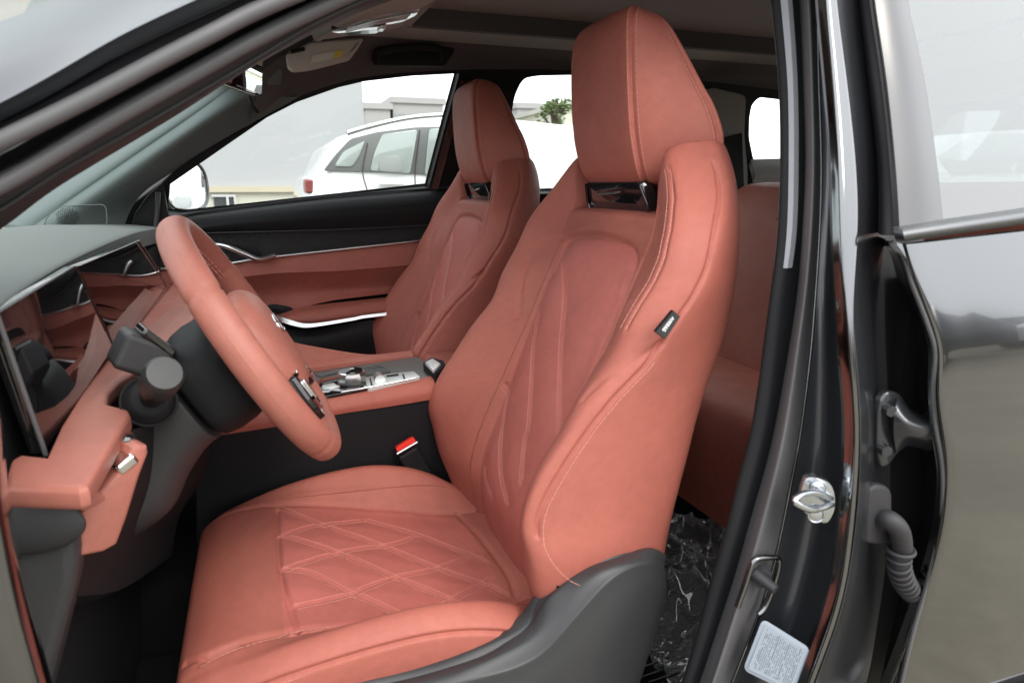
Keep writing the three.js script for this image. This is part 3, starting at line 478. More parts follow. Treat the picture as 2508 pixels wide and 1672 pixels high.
// ---------------------------------------------------------------- the car's own body
const car = thing('car', 'dark grey car seen through its open front doorway, around the red leather seats', 'car');
{ // near front pillar and door opening, painted outside, seals inside
  // carries a line on forwards and down to the bonnet
  const ext = (l) => { const d = V(l[0]).sub(V(l[2])).normalize(), p = (k, drop) => [l[0][0] + d.x * k, l[0][1] + d.y * k - drop, l[0][2] + 0.03 * k]; return [p(0.62, 0.02), p(0.3, 0.005), ...l]; };
  const p0 = ext([[-0.3005,1.3579,0.6],[-0.2623,1.3764,0.6],[-0.2224,1.3973,0.595],[-0.1631,1.4347,0.585],[-0.0827,1.4827,0.575],[0.0124,1.5318,0.56],[0.1613,1.5938,0.55]]);
  const p1 = ext([[-0.285,1.3151,0.665],[-0.2505,1.3331,0.662],[-0.2059,1.3581,0.655],[-0.1589,1.387,0.645],[-0.0841,1.4307,0.635],[0.0047,1.4768,0.62],[0.1455,1.5404,0.605]]);
  const p2 = ext([[-0.2785,1.2803,0.7],[-0.2443,1.2988,0.7],[-0.2215,1.3134,0.697],[-0.1965,1.3297,0.694],[-0.1708,1.3478,0.69],[-0.146,1.363,0.687],[-0.0997,1.3888,0.68],[-0.0225,1.4295,0.668],[0.1327,1.4979,0.65]]);
  part('pillar_panel', slab(across([p0, p1, p2], 260, 14, false, 50), [0.004, -0.006, -0.02], 0.8), M.pillarGloss, car, 'blurred painted front pillar at the upper left');
  const p3 = ext([[-0.2894,1.2711,0.672],[-0.2538,1.2894,0.672],[-0.1962,1.3244,0.665],[-0.1305,1.3628,0.657],[-0.0873,1.3866,0.65],[-0.0563,1.4037,0.645],[0.016,1.4399,0.637],[0.1392,1.4924,0.625]]);
  const p35 = ext([[-0.2867,1.2533,0.688],[-0.2518,1.271,0.688],[-0.1926,1.3044,0.68],[-0.131,1.3414,0.672],[-0.0882,1.3664,0.667],[-0.0576,1.3851,0.66],[0.0137,1.4207,0.65],[0.1362,1.4744,0.635]]);
  const p4 = ext([[-0.2937,1.2425,0.672],[-0.2578,1.2608,0.672],[-0.1801,1.3127,0.662],[-0.1083,1.3598,0.652],[-0.0374,1.4023,0.643],[0.0154,1.4301,0.637],[0.139,1.485,0.625]]);
  const p5 = ext([[-0.3034,1.2276,0.65],[-0.2663,1.2461,0.65],[-0.1857,1.2993,0.64],[-0.1117,1.3435,0.63],[-0.0615,1.3742,0.622],[-0.0029,1.4096,0.612],[0.0589,1.4399,0.604],[0.1469,1.4797,0.595]]);
  const p55 = ext([[-0.2999,1.2196,0.664],[-0.2635,1.237,0.664],[-0.1878,1.2861,0.654],[-0.1115,1.3334,0.644],[-0.0621,1.3642,0.636],[0.0113,1.4056,0.624],[0.0739,1.4374,0.612],[0.1454,1.4723,0.6]]);
  const p6 = ext([[-0.3077,1.2106,0.645],[-0.2703,1.228,0.645],[-0.2007,1.2756,0.636],[-0.1134,1.329,0.626],[-0.0474,1.3682,0.618],[0.0331,1.4104,0.605],[0.0848,1.4383,0.597],[0.148,1.4695,0.59]]);
  part('door_flange', slab(across([p2.map((p) => [p[0] + 0.003, p[1] - 0.004, p[2] - 0.024]), p3, p35, p4], 120, 8, false, 8), [0.005, 0.008, -0.02], 0.9), M.flange, car);
  part('inner_flange', slab(across([p4.map((p) => [p[0], p[1], p[2] - 0.004]), p5, p55, p6], 120, 8, false, 8), [0.005, 0.008, -0.02], 0.9), M.flange, car);
  for (const l of [p35, p55]) part('weatherstrip', tube(l.map((p) => [p[0], p[1], p[2] + 0.001]), 0.0075, 10, 140), M.sealGrey, car);
  const p7 = ext([[-0.3143,1.1962,0.632],[-0.2758,1.2159,0.632],[-0.2289,1.2487,0.625],[-0.1549,1.2938,0.616],[-0.0749,1.3442,0.606],[0.0067,1.396,0.597],[0.056,1.4221,0.59],[0.105,1.4475,0.583],[0.1751,1.4803,0.575]]);
  const p8 = ext([[-0.3293,1.1687,0.6],[-0.288,1.1954,0.6],[-0.2505,1.2272,0.595],[-0.1997,1.2606,0.588],[-0.1326,1.3034,0.58],[-0.0539,1.3567,0.57],[0.0298,1.4051,0.56],[0.0928,1.4337,0.552],[0.1503,1.459,0.545],[0.2101,1.485,0.54]]);
  part('door_seal', slab(across([p6, p7.map((p) => [p[0], p[1], p[2] + 0.006]), p7, p7.map((p) => [p[0] + 0.002, p[1] - 0.003, p[2] + 0.002]), p8], 140, 5, false, 8), [0.004, 0.008, -0.012], 0.9), M.rubber, car);
  part('seal_lip', tube(p7.map((p) => [p[0], p[1] - 0.001, p[2] + 0.006]), 0.0022, 6, 80), M.greyPlastic, car);
}
{ // lower front corner of the door opening, close to the lens
  const a = [[-0.44, 1.14, 0.735], ...[[-0.3014,1.1168,0.8],[-0.2947,1.0744,0.8],[-0.2957,1.0087,0.8],[-0.2943,0.9383,0.8],[-0.2936,0.8578,0.8]]], b = [[-0.35, 1.18, 0.72], ...[[-0.2609,1.1015,0.79],[-0.2606,1.0395,0.79],[-0.2619,0.998,0.79],[-0.2608,0.9243,0.79],[-0.2561,0.8465,0.79],[-0.2548,0.8154,0.79]]], d = [[-0.33, 1.19, 0.685], ...[[-0.2672,1.0832,0.745],[-0.2671,1.0291,0.745],[-0.2693,0.9776,0.745],[-0.2672,0.8975,0.745],[-0.2618,0.8129,0.745],[-0.2597,0.7789,0.745]]];
  part('hinge_pillar', slab(across([a, b, d], 40, 10, false, 4), [-0.03, 0, -0.02], 0.8), M.paint, car, 'blurred lower front edge of the doorway');
}
{ // middle pillar: trim, seal, painted channel
  const zs = [.565, .60, .635, .655, .668, .675, .69, .694, .70, .703, .706, .71];
  const b0 = [[0.5902,1.5677,0.535],[0.5874,1.4716,0.565],[0.5818,1.3661,0.6],[0.5653,1.2629,0.635],[0.553,1.1823,0.655],[0.5437,1.1347,0.665],[0.531,1.0791,0.675],[0.5086,0.938,0.69],[0.4905,0.8747,0.694],[0.4738,0.8113,0.7],[0.4542,0.7464,0.703],[0.437,0.68,0.706],[0.4116,0.5987,0.71],[0.3752,0.4969,0.71]];
  const b1 = [[0.6054,1.5647,0.55],[0.6003,1.4692,0.58],[0.5896,1.3645,0.615],[0.5713,1.2626,0.65],[0.5601,1.183,0.67],[0.5489,1.1361,0.68],[0.5356,1.0814,0.69],[0.5148,0.9423,0.705],[0.4989,0.8796,0.709],[0.4786,0.8179,0.715],[0.4607,0.7537,0.718],[0.4413,0.6889,0.721],[0.4145,0.6096,0.725],[0.3807,0.5088,0.725]];
  const b2 = [[0.6288,1.568,0.548],[0.6223,1.4715,0.578],[0.6089,1.3657,0.613],[0.5931,1.2628,0.648],[0.5792,1.1825,0.668],[0.5708,1.112,0.68],[0.558,1.0622,0.69],[0.5333,0.9394,0.703],[0.518,0.8759,0.707],[0.4948,0.8094,0.713],[0.479,0.7487,0.716],[0.4569,0.6838,0.719],[0.4294,0.6038,0.723],[0.3948,0.5023,0.723]];
  const strip = (a, b, f, t) => [a.filter((_, i) => i >= f && i <= t), b.filter((_, i) => i >= f && i <= t)];
  const [u0, u1] = strip(b0, b1, 0, 5), [l0, l1] = strip(b0, b1, 5, 13);
  part('pillar_trim', slab(across([b0.map((p) => [p[0] + 0.055, p[1], p[2] - 0.03]), b0, b1, b2], 90, 6, false, 6), [0.02, 0, -0.004], 0.9), M.plastic, car);
  part('trim_strip', slab(across([u0.map((p) => [p[0] + 0.05, p[1], p[2] - 0.02]), u0.map((p) => [p[0] - 0.002, p[1], p[2] + 0.002]), u1.map((p) => [p[0] - 0.001, p[1], p[2] + 0.004])], 50, 6, true, 6), [0.01, 0, -0.003], 0.9), M.stripGrey, car, 'light grey strip on the upper middle pillar');
  const b3 = [[0.6114,1.553,0.59],[0.6032,1.4604,0.62],[0.5875,1.3593,0.655],[0.5692,1.2615,0.69],[0.5562,1.1855,0.71],[0.5478,1.1285,0.72],[0.5388,1.071,0.728],[0.5227,0.9526,0.738],[0.5093,0.8919,0.742],[0.4922,0.827,0.747],[0.4752,0.7692,0.75],[0.4553,0.7069,0.753],[0.4283,0.6305,0.757],[0.398,0.5323,0.757]];
  const b4 = [[0.6403,1.5628,0.569],[0.6319,1.4675,0.599],[0.6145,1.3633,0.634],[0.5986,1.2623,0.669],[0.587,1.1836,0.689],[0.5799,1.1244,0.699],[0.5748,1.0487,0.707],[0.5626,0.9405,0.717],[0.5523,0.8765,0.721],[0.5402,0.8237,0.726],[0.5294,0.762,0.729],[0.5078,0.6886,0.732],[0.4701,0.6024,0.736],[0.44,0.4991,0.736]];
  part('pillar_seal', slab(across([b2.map((p) => [p[0] + 0.004, p[1], p[2] - 0.004]), b2.map((p, i) => [(p[0] + b3[i][0]) / 2 - 0.008, p[1], (p[2] + b3[i][2]) / 2 + 0.006]), b3, b4], 240, 8, false, 70), [0.012, 0, -0.012], 0.9), M.sealGrey, car);
  const b45 = [[0.6415,1.557,0.588],[0.6326,1.4633,0.618],[0.6211,1.3611,0.653],[0.605,1.2619,0.688],[0.5932,1.1846,0.708],[0.5861,1.1265,0.718],[0.5863,1.0519,0.726],[0.5877,0.9439,0.736],[0.5845,0.8796,0.74],[0.5767,0.8105,0.745],[0.5651,0.7491,0.748],[0.547,0.6833,0.751],[0.5161,0.6042,0.755],[0.4871,0.5008,0.755]];
  const b5 = [[0.5948,1.5337,0.646],[0.5832,1.4461,0.676],[0.5752,1.3515,0.711],[0.5628,1.2599,0.746],[0.5542,1.1889,0.766],[0.5487,1.1355,0.776],[0.5498,1.0811,0.786],[0.5626,0.9872,0.796],[0.5703,0.9069,0.8],[0.5677,0.8424,0.805],[0.5622,0.7846,0.808],[0.5502,0.7225,0.811],[0.5218,0.6483,0.814],[0.4964,0.5517,0.814]];
  const b55 = [[0.6107,1.5367,0.642],[0.6003,1.4484,0.672],[0.5918,1.3528,0.707],[0.58,1.2602,0.742],[0.5733,1.1882,0.762],[0.5663,1.1345,0.774],[0.5698,1.0789,0.782],[0.5856,0.9826,0.79],[0.5925,0.901,0.794],[0.5908,0.8352,0.799],[0.5868,0.7759,0.802],[0.5766,0.7114,0.804],[0.5456,0.6377,0.809],[0.518,0.5399,0.809]];
  const b6 = [[0.6855,1.5582,0.6],[0.6761,1.4642,0.63],[0.6704,1.3619,0.665],[0.6639,1.2621,0.7],[0.6653,1.1834,0.715],[0.678,1.1219,0.715],[0.7001,1.0555,0.71],[0.7263,0.9412,0.71],[0.7466,0.8424,0.71],[0.754,0.7614,0.712],[0.7507,0.6906,0.715],[0.7377,0.6163,0.72],[0.7051,0.5313,0.73],[0.6714,0.4165,0.73]];
  const b7 = [[0.7819,1.5816,0.56],[0.7736,1.4813,0.59],[0.7697,1.3717,0.625],[0.777,1.2645,0.65],[0.792,1.1774,0.66],[0.832,1.1078,0.66],[0.8706,1.0335,0.66],[0.9045,0.9048,0.66],[0.9266,0.794,0.66],[0.9407,0.701,0.66],[0.9434,0.6179,0.66],[0.9187,0.539,0.67],[0.879,0.4434,0.68],[0.838,0.3153,0.68]];
  part('pillar_panel', slab(across([b4, b45, b5, b55, b6, b7], 300, 14, false, 120), [0.006, 0, -0.012], 0.9), M.paintInner, car, 'dark painted face of the middle pillar');
  part('flange_edge', tube(relax(smooth(b4, 200), 60).filter((_, i) => i % 8 === 0).map((p) => [p[0] - 0.001, p[1], p[2] + 0.002]), 0.0022, 8, 160), M.paint, car);
{
    const hl = [[0.5805,1.5293,0.655],[0.5679,1.4425,0.686],[0.5582,1.3495,0.72],[0.5454,1.2596,0.754],[0.5373,1.1897,0.774],[0.5369,1.1371,0.784],[0.5394,1.0832,0.793],[0.5466,1.0178,0.802],[0.5555,0.9711,0.804],[0.5575,0.9121,0.808],[0.5562,0.8418,0.812],[0.551,0.7694,0.815],[0.5339,0.7091,0.818],[0.5133,0.6571,0.82],[0.4871,0.5603,0.82]], hr = [[0.5925,1.5307,0.655],[0.5821,1.4437,0.686],[0.5764,1.3504,0.72],[0.5675,1.2598,0.754],[0.5606,1.1892,0.774],[0.5521,1.1364,0.784],[0.5482,1.0826,0.793],[0.5538,1.017,0.802],[0.5622,0.9702,0.804],[0.5644,0.9111,0.808],[0.5632,0.8405,0.812],[0.5581,0.7679,0.815],[0.541,0.7073,0.818],[0.5203,0.6551,0.82],[0.4942,0.5579,0.82]];
    part('pillar_ridge', slab(across([hl.map((p) => [p[0] - 0.002, p[1], p[2] - 0.012]), hl, hl.map((p, q) => p.map((v, c) => (v + hr[q][c]) / 2 + (c === 2 ? 0.0015 : 0))), hr, hr.map((p) => [p[0] + 0.004, p[1], p[2] - 0.012])], 300, 6, false, 120), [0.006, 0, -0.01], 0.9), M.paint, car);
  }
  // striker
  const pl = [[0.5086,0.8903,0.782],[0.5112,0.9055,0.785],[0.5206,0.9072,0.79],[0.5359,0.9011,0.798],[0.542,0.8871,0.801],[0.545,0.8655,0.801],[0.5394,0.8457,0.797],[0.5221,0.8528,0.788],[0.509,0.8668,0.782]];
  const k = part('door_striker', plate(soften(pl, 0.008), 0.012, 0.002, [-0.5, 0, 0.9]), M.zinc, car);
  part('striker_loop', tube([[0.5382,0.8812,0.799], [0.5059,0.8977,0.808], [0.4815,0.9043,0.816], [0.4689,0.9057,0.821], [0.4589,0.9034,0.825], [0.4652,0.898,0.826], [0.4848,0.8874,0.822], [0.5047,0.8807,0.814], [0.5393,0.8743,0.8]], 0.0038, 10, 60), M.zinc, k);
  for (const q of [[0.5231,0.8933,0.793], [0.5237,0.8601,0.793]]) { const s = new THREE.SphereGeometry(0.0085, 20, 12); s.scale(1, 1, 0.35); part('screw', place(s, [-0.45, 0, 0.9], q), M.zinc, k); const t = new THREE.TorusGeometry(0.009, 0.0012, 6, 24); part('washer', place(t, [-0.45, 0, 0.9], [q[0], q[1], q[2] + 0.001]), M.zinc, k); }
  // pressed recess with plunger
  const rec = part('pressed_rim', tube([[0.4542,0.7301,0.755],[0.4636,0.7596,0.755],[0.469,0.7796,0.755],[0.4741,0.7896,0.755],[0.4812,0.7915,0.755],[0.4999,0.7888,0.755],[0.5102,0.7856,0.755],[0.5125,0.7761,0.755],[0.5052,0.739,0.755],[0.496,0.7181,0.755],[0.4879,0.7119,0.755]], 0.0038, 8, 60), M.paint, car);
  part('plunger', join([(() => { const g = new THREE.CylinderGeometry(0.012, 0.014, 0.012, 20); return place(g.rotateX(Math.PI / 2), [-0.5, -0.1, 0.85], [0.489,0.7624,0.752]); })(), (() => { const g = new THREE.CylinderGeometry(0.006, 0.008, 0.03, 16); return place(g.rotateX(Math.PI / 2), [0.3, -0.25, 0.85], [0.4851,0.7636,0.764]); })()]), M.rubber, car);
  // information label: rows of small print too fine to read
  const cv = document.createElement('canvas'); cv.width = 256; cv.height = 320; const x = cv.getContext('2d'); x.fillStyle = '#868f99'; x.fillRect(0, 0, 256, 320); x.fillStyle = '#2c353d';
  for (let r = 0; r < 21; r++) { let a = 18 + (r % 5 === 0 ? 20 : 0); while (a < 236) { const w = 3 + rnd() * 9; if (rnd() > 0.22) x.fillRect(a, 22 + r * 13.4, w, r % 6 === 1 ? 6 : 4.2); a += w + 2.5; } }
  const tx = new THREE.CanvasTexture(cv); tx.colorSpace = THREE.SRGBColorSpace;
  const A = [0.4793,0.7194,0.772], B = [0.5255,0.6893,0.806], C = [0.5058,0.6309,0.808], D = [0.4546,0.6549,0.774];
  const lab = part('information_label', plate(soften([A, B, C, D], 0.008), 0.0012, 0.0003, [-0.4, 0, 0.9]), std([0.24, 0.275, 0.32], 0.5), car, 'pale blue printed label on the pillar');
  const lift = (p) => [p[0] - 0.0006, p[1], p[2] + 0.001], mixp = (a, b, t) => a.map((v, i) => v + (b[i] - v) * t);
  const qd = (u, v) => lift(mixp(mixp(A, B, u), mixp(D, C, u), v));
  const pg = grid([[qd(.07, .93), qd(.93, .93)], [qd(.07, .07), qd(.93, .07)]]); pg.setAttribute('uv', new THREE.Float32BufferAttribute([0, 0, 0, 1, 1, 0, 1, 1], 2));
  part('print', pg, new THREE.MeshStandardMaterial({ map: tx, roughness: 0.45 }), lab);
  // door hinge in the gap
  const h = part('door_hinge', plate(soften([[0.6266,0.967,0.772],[0.6289,0.9849,0.772],[0.638,0.9933,0.772],[0.6577,0.9896,0.772],[0.6717,0.975,0.772],[0.6833,0.963,0.772],[0.7314,0.9438,0.772],[0.7413,0.8924,0.772],[0.7098,0.908,0.772],[0.684,0.9159,0.772],[0.6684,0.9072,0.772],[0.6573,0.8923,0.772],[0.6438,0.8922,0.772],[0.6329,0.9186,0.772]], 0.008), 0.012, 0.004, [-0.3, 0, 0.95], [], 4), M.paintInner, car);
  part('hinge_arm', slab(across([[[0.6508,0.9837,0.776],[0.6676,0.9679,0.78],[0.6902,0.9564,0.782],[0.7177,0.9499,0.782]], [[0.6413,0.9685,0.782],[0.6505,0.96,0.794],[0.6714,0.9536,0.798],[0.6979,0.9487,0.798]], [[0.6444,0.942,0.782],[0.656,0.942,0.792],[0.677,0.9365,0.796],[0.7039,0.9308,0.796]], [[0.6628,0.9109,0.774],[0.6762,0.9203,0.778],[0.7006,0.9134,0.78],[0.7295,0.9017,0.78]]], 30, 8), [0.006, 0, -0.01], 0.9), M.paintInner, h);
  for (const q of [[0.6381,0.9704,0.777], [0.6393,0.9186,0.777]]) { const g = new THREE.CylinderGeometry(0.0075, 0.0085, 0.009, 6); part('bolt', place(g.rotateX(Math.PI / 2), [-0.2, 0, 0.95], q), M.paintInner, h); }
  // wiring boot
  const gro = part('wiring_boot', join([plate(soften([[0.6222,0.7984,0.782],[0.613,0.8501,0.782],[0.6173,0.8733,0.782],[0.6286,0.8769,0.782],[0.6467,0.8719,0.782],[0.6565,0.8615,0.782],[0.6675,0.7954,0.782],[0.6492,0.7897,0.782]], 0.008), 0.014, 0.005, [-0.2, 0, 0.95], [], 4), tube([[0.6489,0.8177,0.772], [0.6445,0.8308,0.79], [0.6527,0.8228,0.797], [0.6627,0.8042,0.797], [0.6699,0.7836,0.795]], 0.0125, 16, 40)]), M.rubber, car);
  const path = [[0.6664,0.7877,0.795], [0.6675,0.772,0.794], [0.6786,0.7501,0.79], [0.7,0.7241,0.784], [0.7324,0.6974,0.776], [0.7857,0.6664,0.765]], cv3 = new THREE.CatmullRomCurve3(path.map(V));
  part('bellows_core', tube(path, 0.0115, 14, 40), M.rubber, gro);
  for (let i = 0; i < 15; i++) { const t = i / 15, p = cv3.getPointAt(t), d = cv3.getTangentAt(t); const g = new THREE.TorusGeometry(0.0125 + (i === 0 ? 0.003 : 0), 0.0028, 8, 28); part('bellows_ring', place(g, [d.x, d.y, d.z], [p.x, p.y, p.z], [0, 0, 1]), M.rubber, gro); }
}
{ // roof: lining with a recessed sunblind, side rails, front header
  const RY = 1.60;
  const lining = part('headliner', join([box(-0.02, 0.30, RY, RY + 0.03, -0.56, 0.56), box(0.30, 2.1, RY, RY + 0.03, -0.56, -0.37), box(0.30, 2.1, RY, RY + 0.03, 0.37, 0.56), box(1.75, 2.1, RY, RY + 0.03, -0.37, 0.37), box(0.27, 0.31, RY + 0.002, RY + 0.1, -0.37, 0.37)]), M.headliner, car);
  part('sunblind', box(0.30, 1.76, RY + 0.042, RY + 0.07, -0.40, 0.40), M.headliner, lining);
  for (const q of [-0.358, 0.358]) part('sunroof_frame', box(0.315, 1.745, RY + 0.0005, RY + 0.0415, q - 0.011, q + 0.011), M.railTrim, lining);
  part('roof_panel', join([box(-0.1, 2.2, RY + 0.11, RY + 0.13, -0.66, 0.66), box(-0.1, 2.2, RY - 0.02, RY + 0.11, -0.66, -0.57), box(-0.1, 2.2, RY - 0.04, RY + 0.11, 0.575, 0.66), box(-0.1, -0.04, RY - 0.02, RY + 0.11, -0.57, 0.575), box(2.14, 2.2, RY - 0.2, RY + 0.11, -0.57, 0.575)]), M.paint, car);
  // header above the windscreen, sloping down forwards
  part('header_lining', slab(across([[[-0.02, RY + 0.002, -0.56], [-0.02, RY + 0.012, 0], [-0.02, RY + 0.002, 0.545]], [[-0.08, 1.555, -0.57], [-0.10, 1.57, 0], [-0.08, 1.555, 0.56]], [[-0.15, 1.495, -0.57], [-0.18, 1.51, 0], [-0.15, 1.495, 0.56]]], 24, 6), [0, 0.03, 0], 0.8), M.headliner, car);
  part('roof_rail', slab(across([[[0.0, 1.44, 0.575], [0.3, 1.50, 0.575], [0.62, 1.51, 0.565], [2.1, 1.50, 0.56]], [[0.0, 1.50, 0.56], [0.3, 1.56, 0.55], [0.62, 1.565, 0.545], [2.1, 1.55, 0.54]], [[0.0, 1.601, 0.50], [0.3, 1.603, 0.50], [0.62, 1.603, 0.50], [2.1, 1.603, 0.50]]], 30, 6), [0, 0.04, 0.04], 0.8), M.headliner, car);
}
{ // passenger side of the cabin: window frame trim as one panel with openings
  const S1 = [[-0.4405,1.2068,-0.6978],[-0.3878,1.2428,-0.6859],[-0.2628,1.2844,-0.6722],[-0.2222,1.3063,-0.6649],[-0.1244,1.3637,-0.646],[-0.0375,1.408,-0.6314],[0.0511,1.4536,-0.6163],[0.159,1.4934,-0.6032],[0.2276,1.5113,-0.5973],[0.354,1.5302,-0.591],[0.4878,1.5428,-0.5869]], win = [...S1.slice(2), ...[[0.4975,1.5392,-0.5881],[0.4942,1.5205,-0.5942],[0.4692,1.4167,-0.6285],[0.4243,1.2185,-0.6939],[0.1525,1.1893,-0.7035],[-0.1416,1.1583,-0.7138],[-0.2664,1.1457,-0.7179],[-0.3055,1.1519,-0.7159],[-0.2857,1.2376,-0.6876]]];
  const rear = soften([[0.6511,1.4254,-0.6256],[0.6562,1.4894,-0.6045],[0.6708,1.5244,-0.593],[0.6851,1.5399,-0.5878],[0.722,1.548,-0.5851],[0.8321,1.5555,-0.5827],[1.1059,1.5621,-0.5805],[1.2565,1.5508,-0.5842],[1.2829,1.5438,-0.5866],[1.3038,1.5055,-0.5992],[1.3811,1.2649,-0.6786],[1.358,1.2101,-0.6967],[0.6829,1.2001,-0.7]], 0.02, 3);
  const quarter = soften([[1.5184,1.3892,-0.6376],[1.4982,1.4505,-0.6173],[1.4924,1.4942,-0.6029],[1.5166,1.5223,-0.5936],[1.5603,1.5203,-0.5943],[1.7619,1.5103,-0.5976],[1.8261,1.4866,-0.6054],[1.9195,1.2815,-0.6731],[1.869,1.2668,-0.678],[1.6159,1.2686,-0.6774],[1.5629,1.3179,-0.6611]], 0.015, 3);
  const pl = (x, y) => [x, y, -0.70 + 0.33 * (y - 1.2)];
  const outer = [pl(-0.62, 0.5), pl(-0.62, 1.02), pl(-0.30, 1.24), pl(-0.12, 1.40), pl(0.05, 1.515), pl(0.25, 1.60), pl(0.5, 1.635), pl(2.1, 1.635), pl(2.1, 0.5)];
  part('side_trim', plate(outer, 0.05, 0.006, [0, 0, 1], [win, rear, quarter], 3), M.blackTrim, car);
  part('rail_lining', slab(across([[[-0.0799,1.3818,-0.64],[0.0513,1.4575,-0.615],[0.1591,1.4974,-0.6019],[0.2276,1.5143,-0.5963],[0.3539,1.5332,-0.59],[0.5801,1.5515,-0.584],[0.9649,1.5642,-0.5798],[1.2857,1.5544,-0.583],[1.7519,1.5329,-0.5902]].map((p) => [p[0], p[1], p[2] + 0.006]), [[-0.05, 1.43, -0.555], [0.05, 1.50, -0.565], [0.15, 1.54, -0.57], [0.25, 1.565, -0.57], [0.4, 1.578, -0.57], [0.65, 1.58, -0.57], [1.0, 1.58, -0.57], [1.4, 1.575, -0.57], [1.8, 1.57, -0.57]], [[-0.04, 1.50, -0.52], [0.05, 1.56, -0.52], [0.15, 1.59, -0.51], [0.25, 1.598, -0.50], [0.4, 1.599, -0.50], [0.65, 1.599, -0.50], [1.0, 1.599, -0.50], [1.4, 1.599, -0.50], [1.8, 1.599, -0.50]]], 50, 8), [0, 0.03, -0.02], 0.9), M.railTrim, car);
  // front pillar trim, far side
  const U = [[-0.6292,1.1254,-0.6],[-0.5891,1.1517,-0.6],[-0.5027,1.2126,-0.6],[-0.3942,1.2843,-0.595],[-0.2399,1.3934,-0.59],[-0.1084,1.4854,-0.575],[-0.0073,1.5526,-0.565]], Mi = [[-0.5549,1.1202,-0.55],[-0.5223,1.1482,-0.55],[-0.4389,1.2091,-0.55],[-0.3356,1.2808,-0.55],[-0.1907,1.3787,-0.545],[-0.0724,1.454,-0.54],[0.0176,1.5095,-0.53]], Lw = [[-0.3965,1.1228,-0.655],[-0.3705,1.1781,-0.66],[-0.3335,1.2222,-0.665],[-0.2636,1.2698,-0.665],[-0.2221,1.2988,-0.655],[-0.1244,1.3576,-0.63],[0.0042,1.4288,-0.61],[0.0561,1.457,-0.59]];
  part('front_pillar_trim', slab(across([U, Mi, Mi.map((p, i) => [p[0] * 0.45 + Lw[Math.min(i, 7)][0] * 0.55, p[1] * 0.45 + Lw[Math.min(i, 7)][1] * 0.55 - 0.004, -0.585]), Lw], 50, 8), [-0.02, 0.02, -0.02], 0.9), M.softTrim, car, 'grey green trim of the far front pillar');
  const grille = part('tweeter_grille', tube([...soften([[-0.541,1.1467,-0.548],[-0.5292,1.1674,-0.548],[-0.5053,1.186,-0.548],[-0.4083,1.1897,-0.548],[-0.4109,1.1384,-0.548],[-0.538,1.1381,-0.548]], 0.012), [-0.541,1.1467,-0.548]], 0.0012, 5, 80), M.softTrim, car);
  const holes = []; for (let i = 0; i < 90; i++) { const a = i * 2.399, r = 0.0028 * Math.sqrt(i); const g = new THREE.SphereGeometry(0.0014, 6, 4); g.translate([-0.4905,1.1622,-0.543][0] + Math.cos(a) * r * 0.9, [-0.4905,1.1622,-0.543][1] + Math.sin(a) * r * 0.8, -0.543); holes.push(g); }
  const hs = part('grille_holes', join(holes), M.blackTrim, grille); hs.userData.kind = 'stuff';
  part('mirror_sail', plate([[-0.3834,1.1231,-0.68],[-0.3674,1.1649,-0.68],[-0.3341,1.2085,-0.68],[-0.294,1.2428,-0.68],[-0.2902,1.1478,-0.68],[-0.301,1.1191,-0.68]], 0.02, 0.003), M.blackTrim, car);
  part('sail_bar', tube([[-0.3059,1.2169,-0.66],[-0.3132,1.1649,-0.66],[-0.3215,1.1229,-0.66]], 0.006, 8, 10), M.greyPlastic, car);
  // windows
  part('side_window', plate(win.map((p) => [p[0], p[1], p[2] - 0.06]), 0.004, 0.0005), M.glass, car);
  part('rear_side_window', plate(rear.map((p) => [p[0], p[1], p[2] - 0.06]), 0.004, 0.0005), M.glass, car);
  part('quarter_window', plate(quarter.map((p) => [p[0], p[1], p[2] - 0.06]), 0.004, 0.0005), M.glass, car);
  part('window_channel', slab(across([[[0.4942,1.5205,-0.5942],[0.4692,1.4167,-0.6285],[0.4243,1.2185,-0.6939]].map((p) => [p[0], p[1], p[2] + 0.004]), [[0.5108,1.5213,-0.594],[0.4898,1.4173,-0.6283],[0.4457,1.216,-0.6947]].map((p) => [p[0], p[1], p[2] + 0.008])], 12, 2), [0, 0, -0.03]), M.gloss, car);
  part('rear_pillar_trim', plate(soften([[1.2892,1.2759,-0.55],[1.2686,1.5109,-0.55],[1.3017,1.534,-0.55],[1.4351,1.5153,-0.55],[1.4402,1.3925,-0.55],[1.464,1.2769,-0.55],[1.4895,1.008,-0.55],[1.3366,0.9861,-0.55]], 0.02), 0.04, 0.008), M.headliner, car);
  part('belt_webbing', plate([[1.3231,1.3765,-0.535],[1.4152,1.3973,-0.535],[1.4732,0.9824,-0.535],[1.3752,0.9726,-0.535]], 0.003, 0.0005), M.blackTrim, car);
  part('quarter_sill', slab(across([[[1.5102,1.3181,-0.6],[1.6116,1.3219,-0.6],[1.86,1.3305,-0.6]], [[1.4986,1.2907,-0.57],[1.5888,1.294,-0.57],[1.8343,1.3016,-0.57]], [[1.4958,1.2614,-0.555],[1.5793,1.263,-0.555],[1.824,1.2681,-0.555]]], 12, 5), [0, -0.02, -0.01], 0.9), M.headliner, car);
}
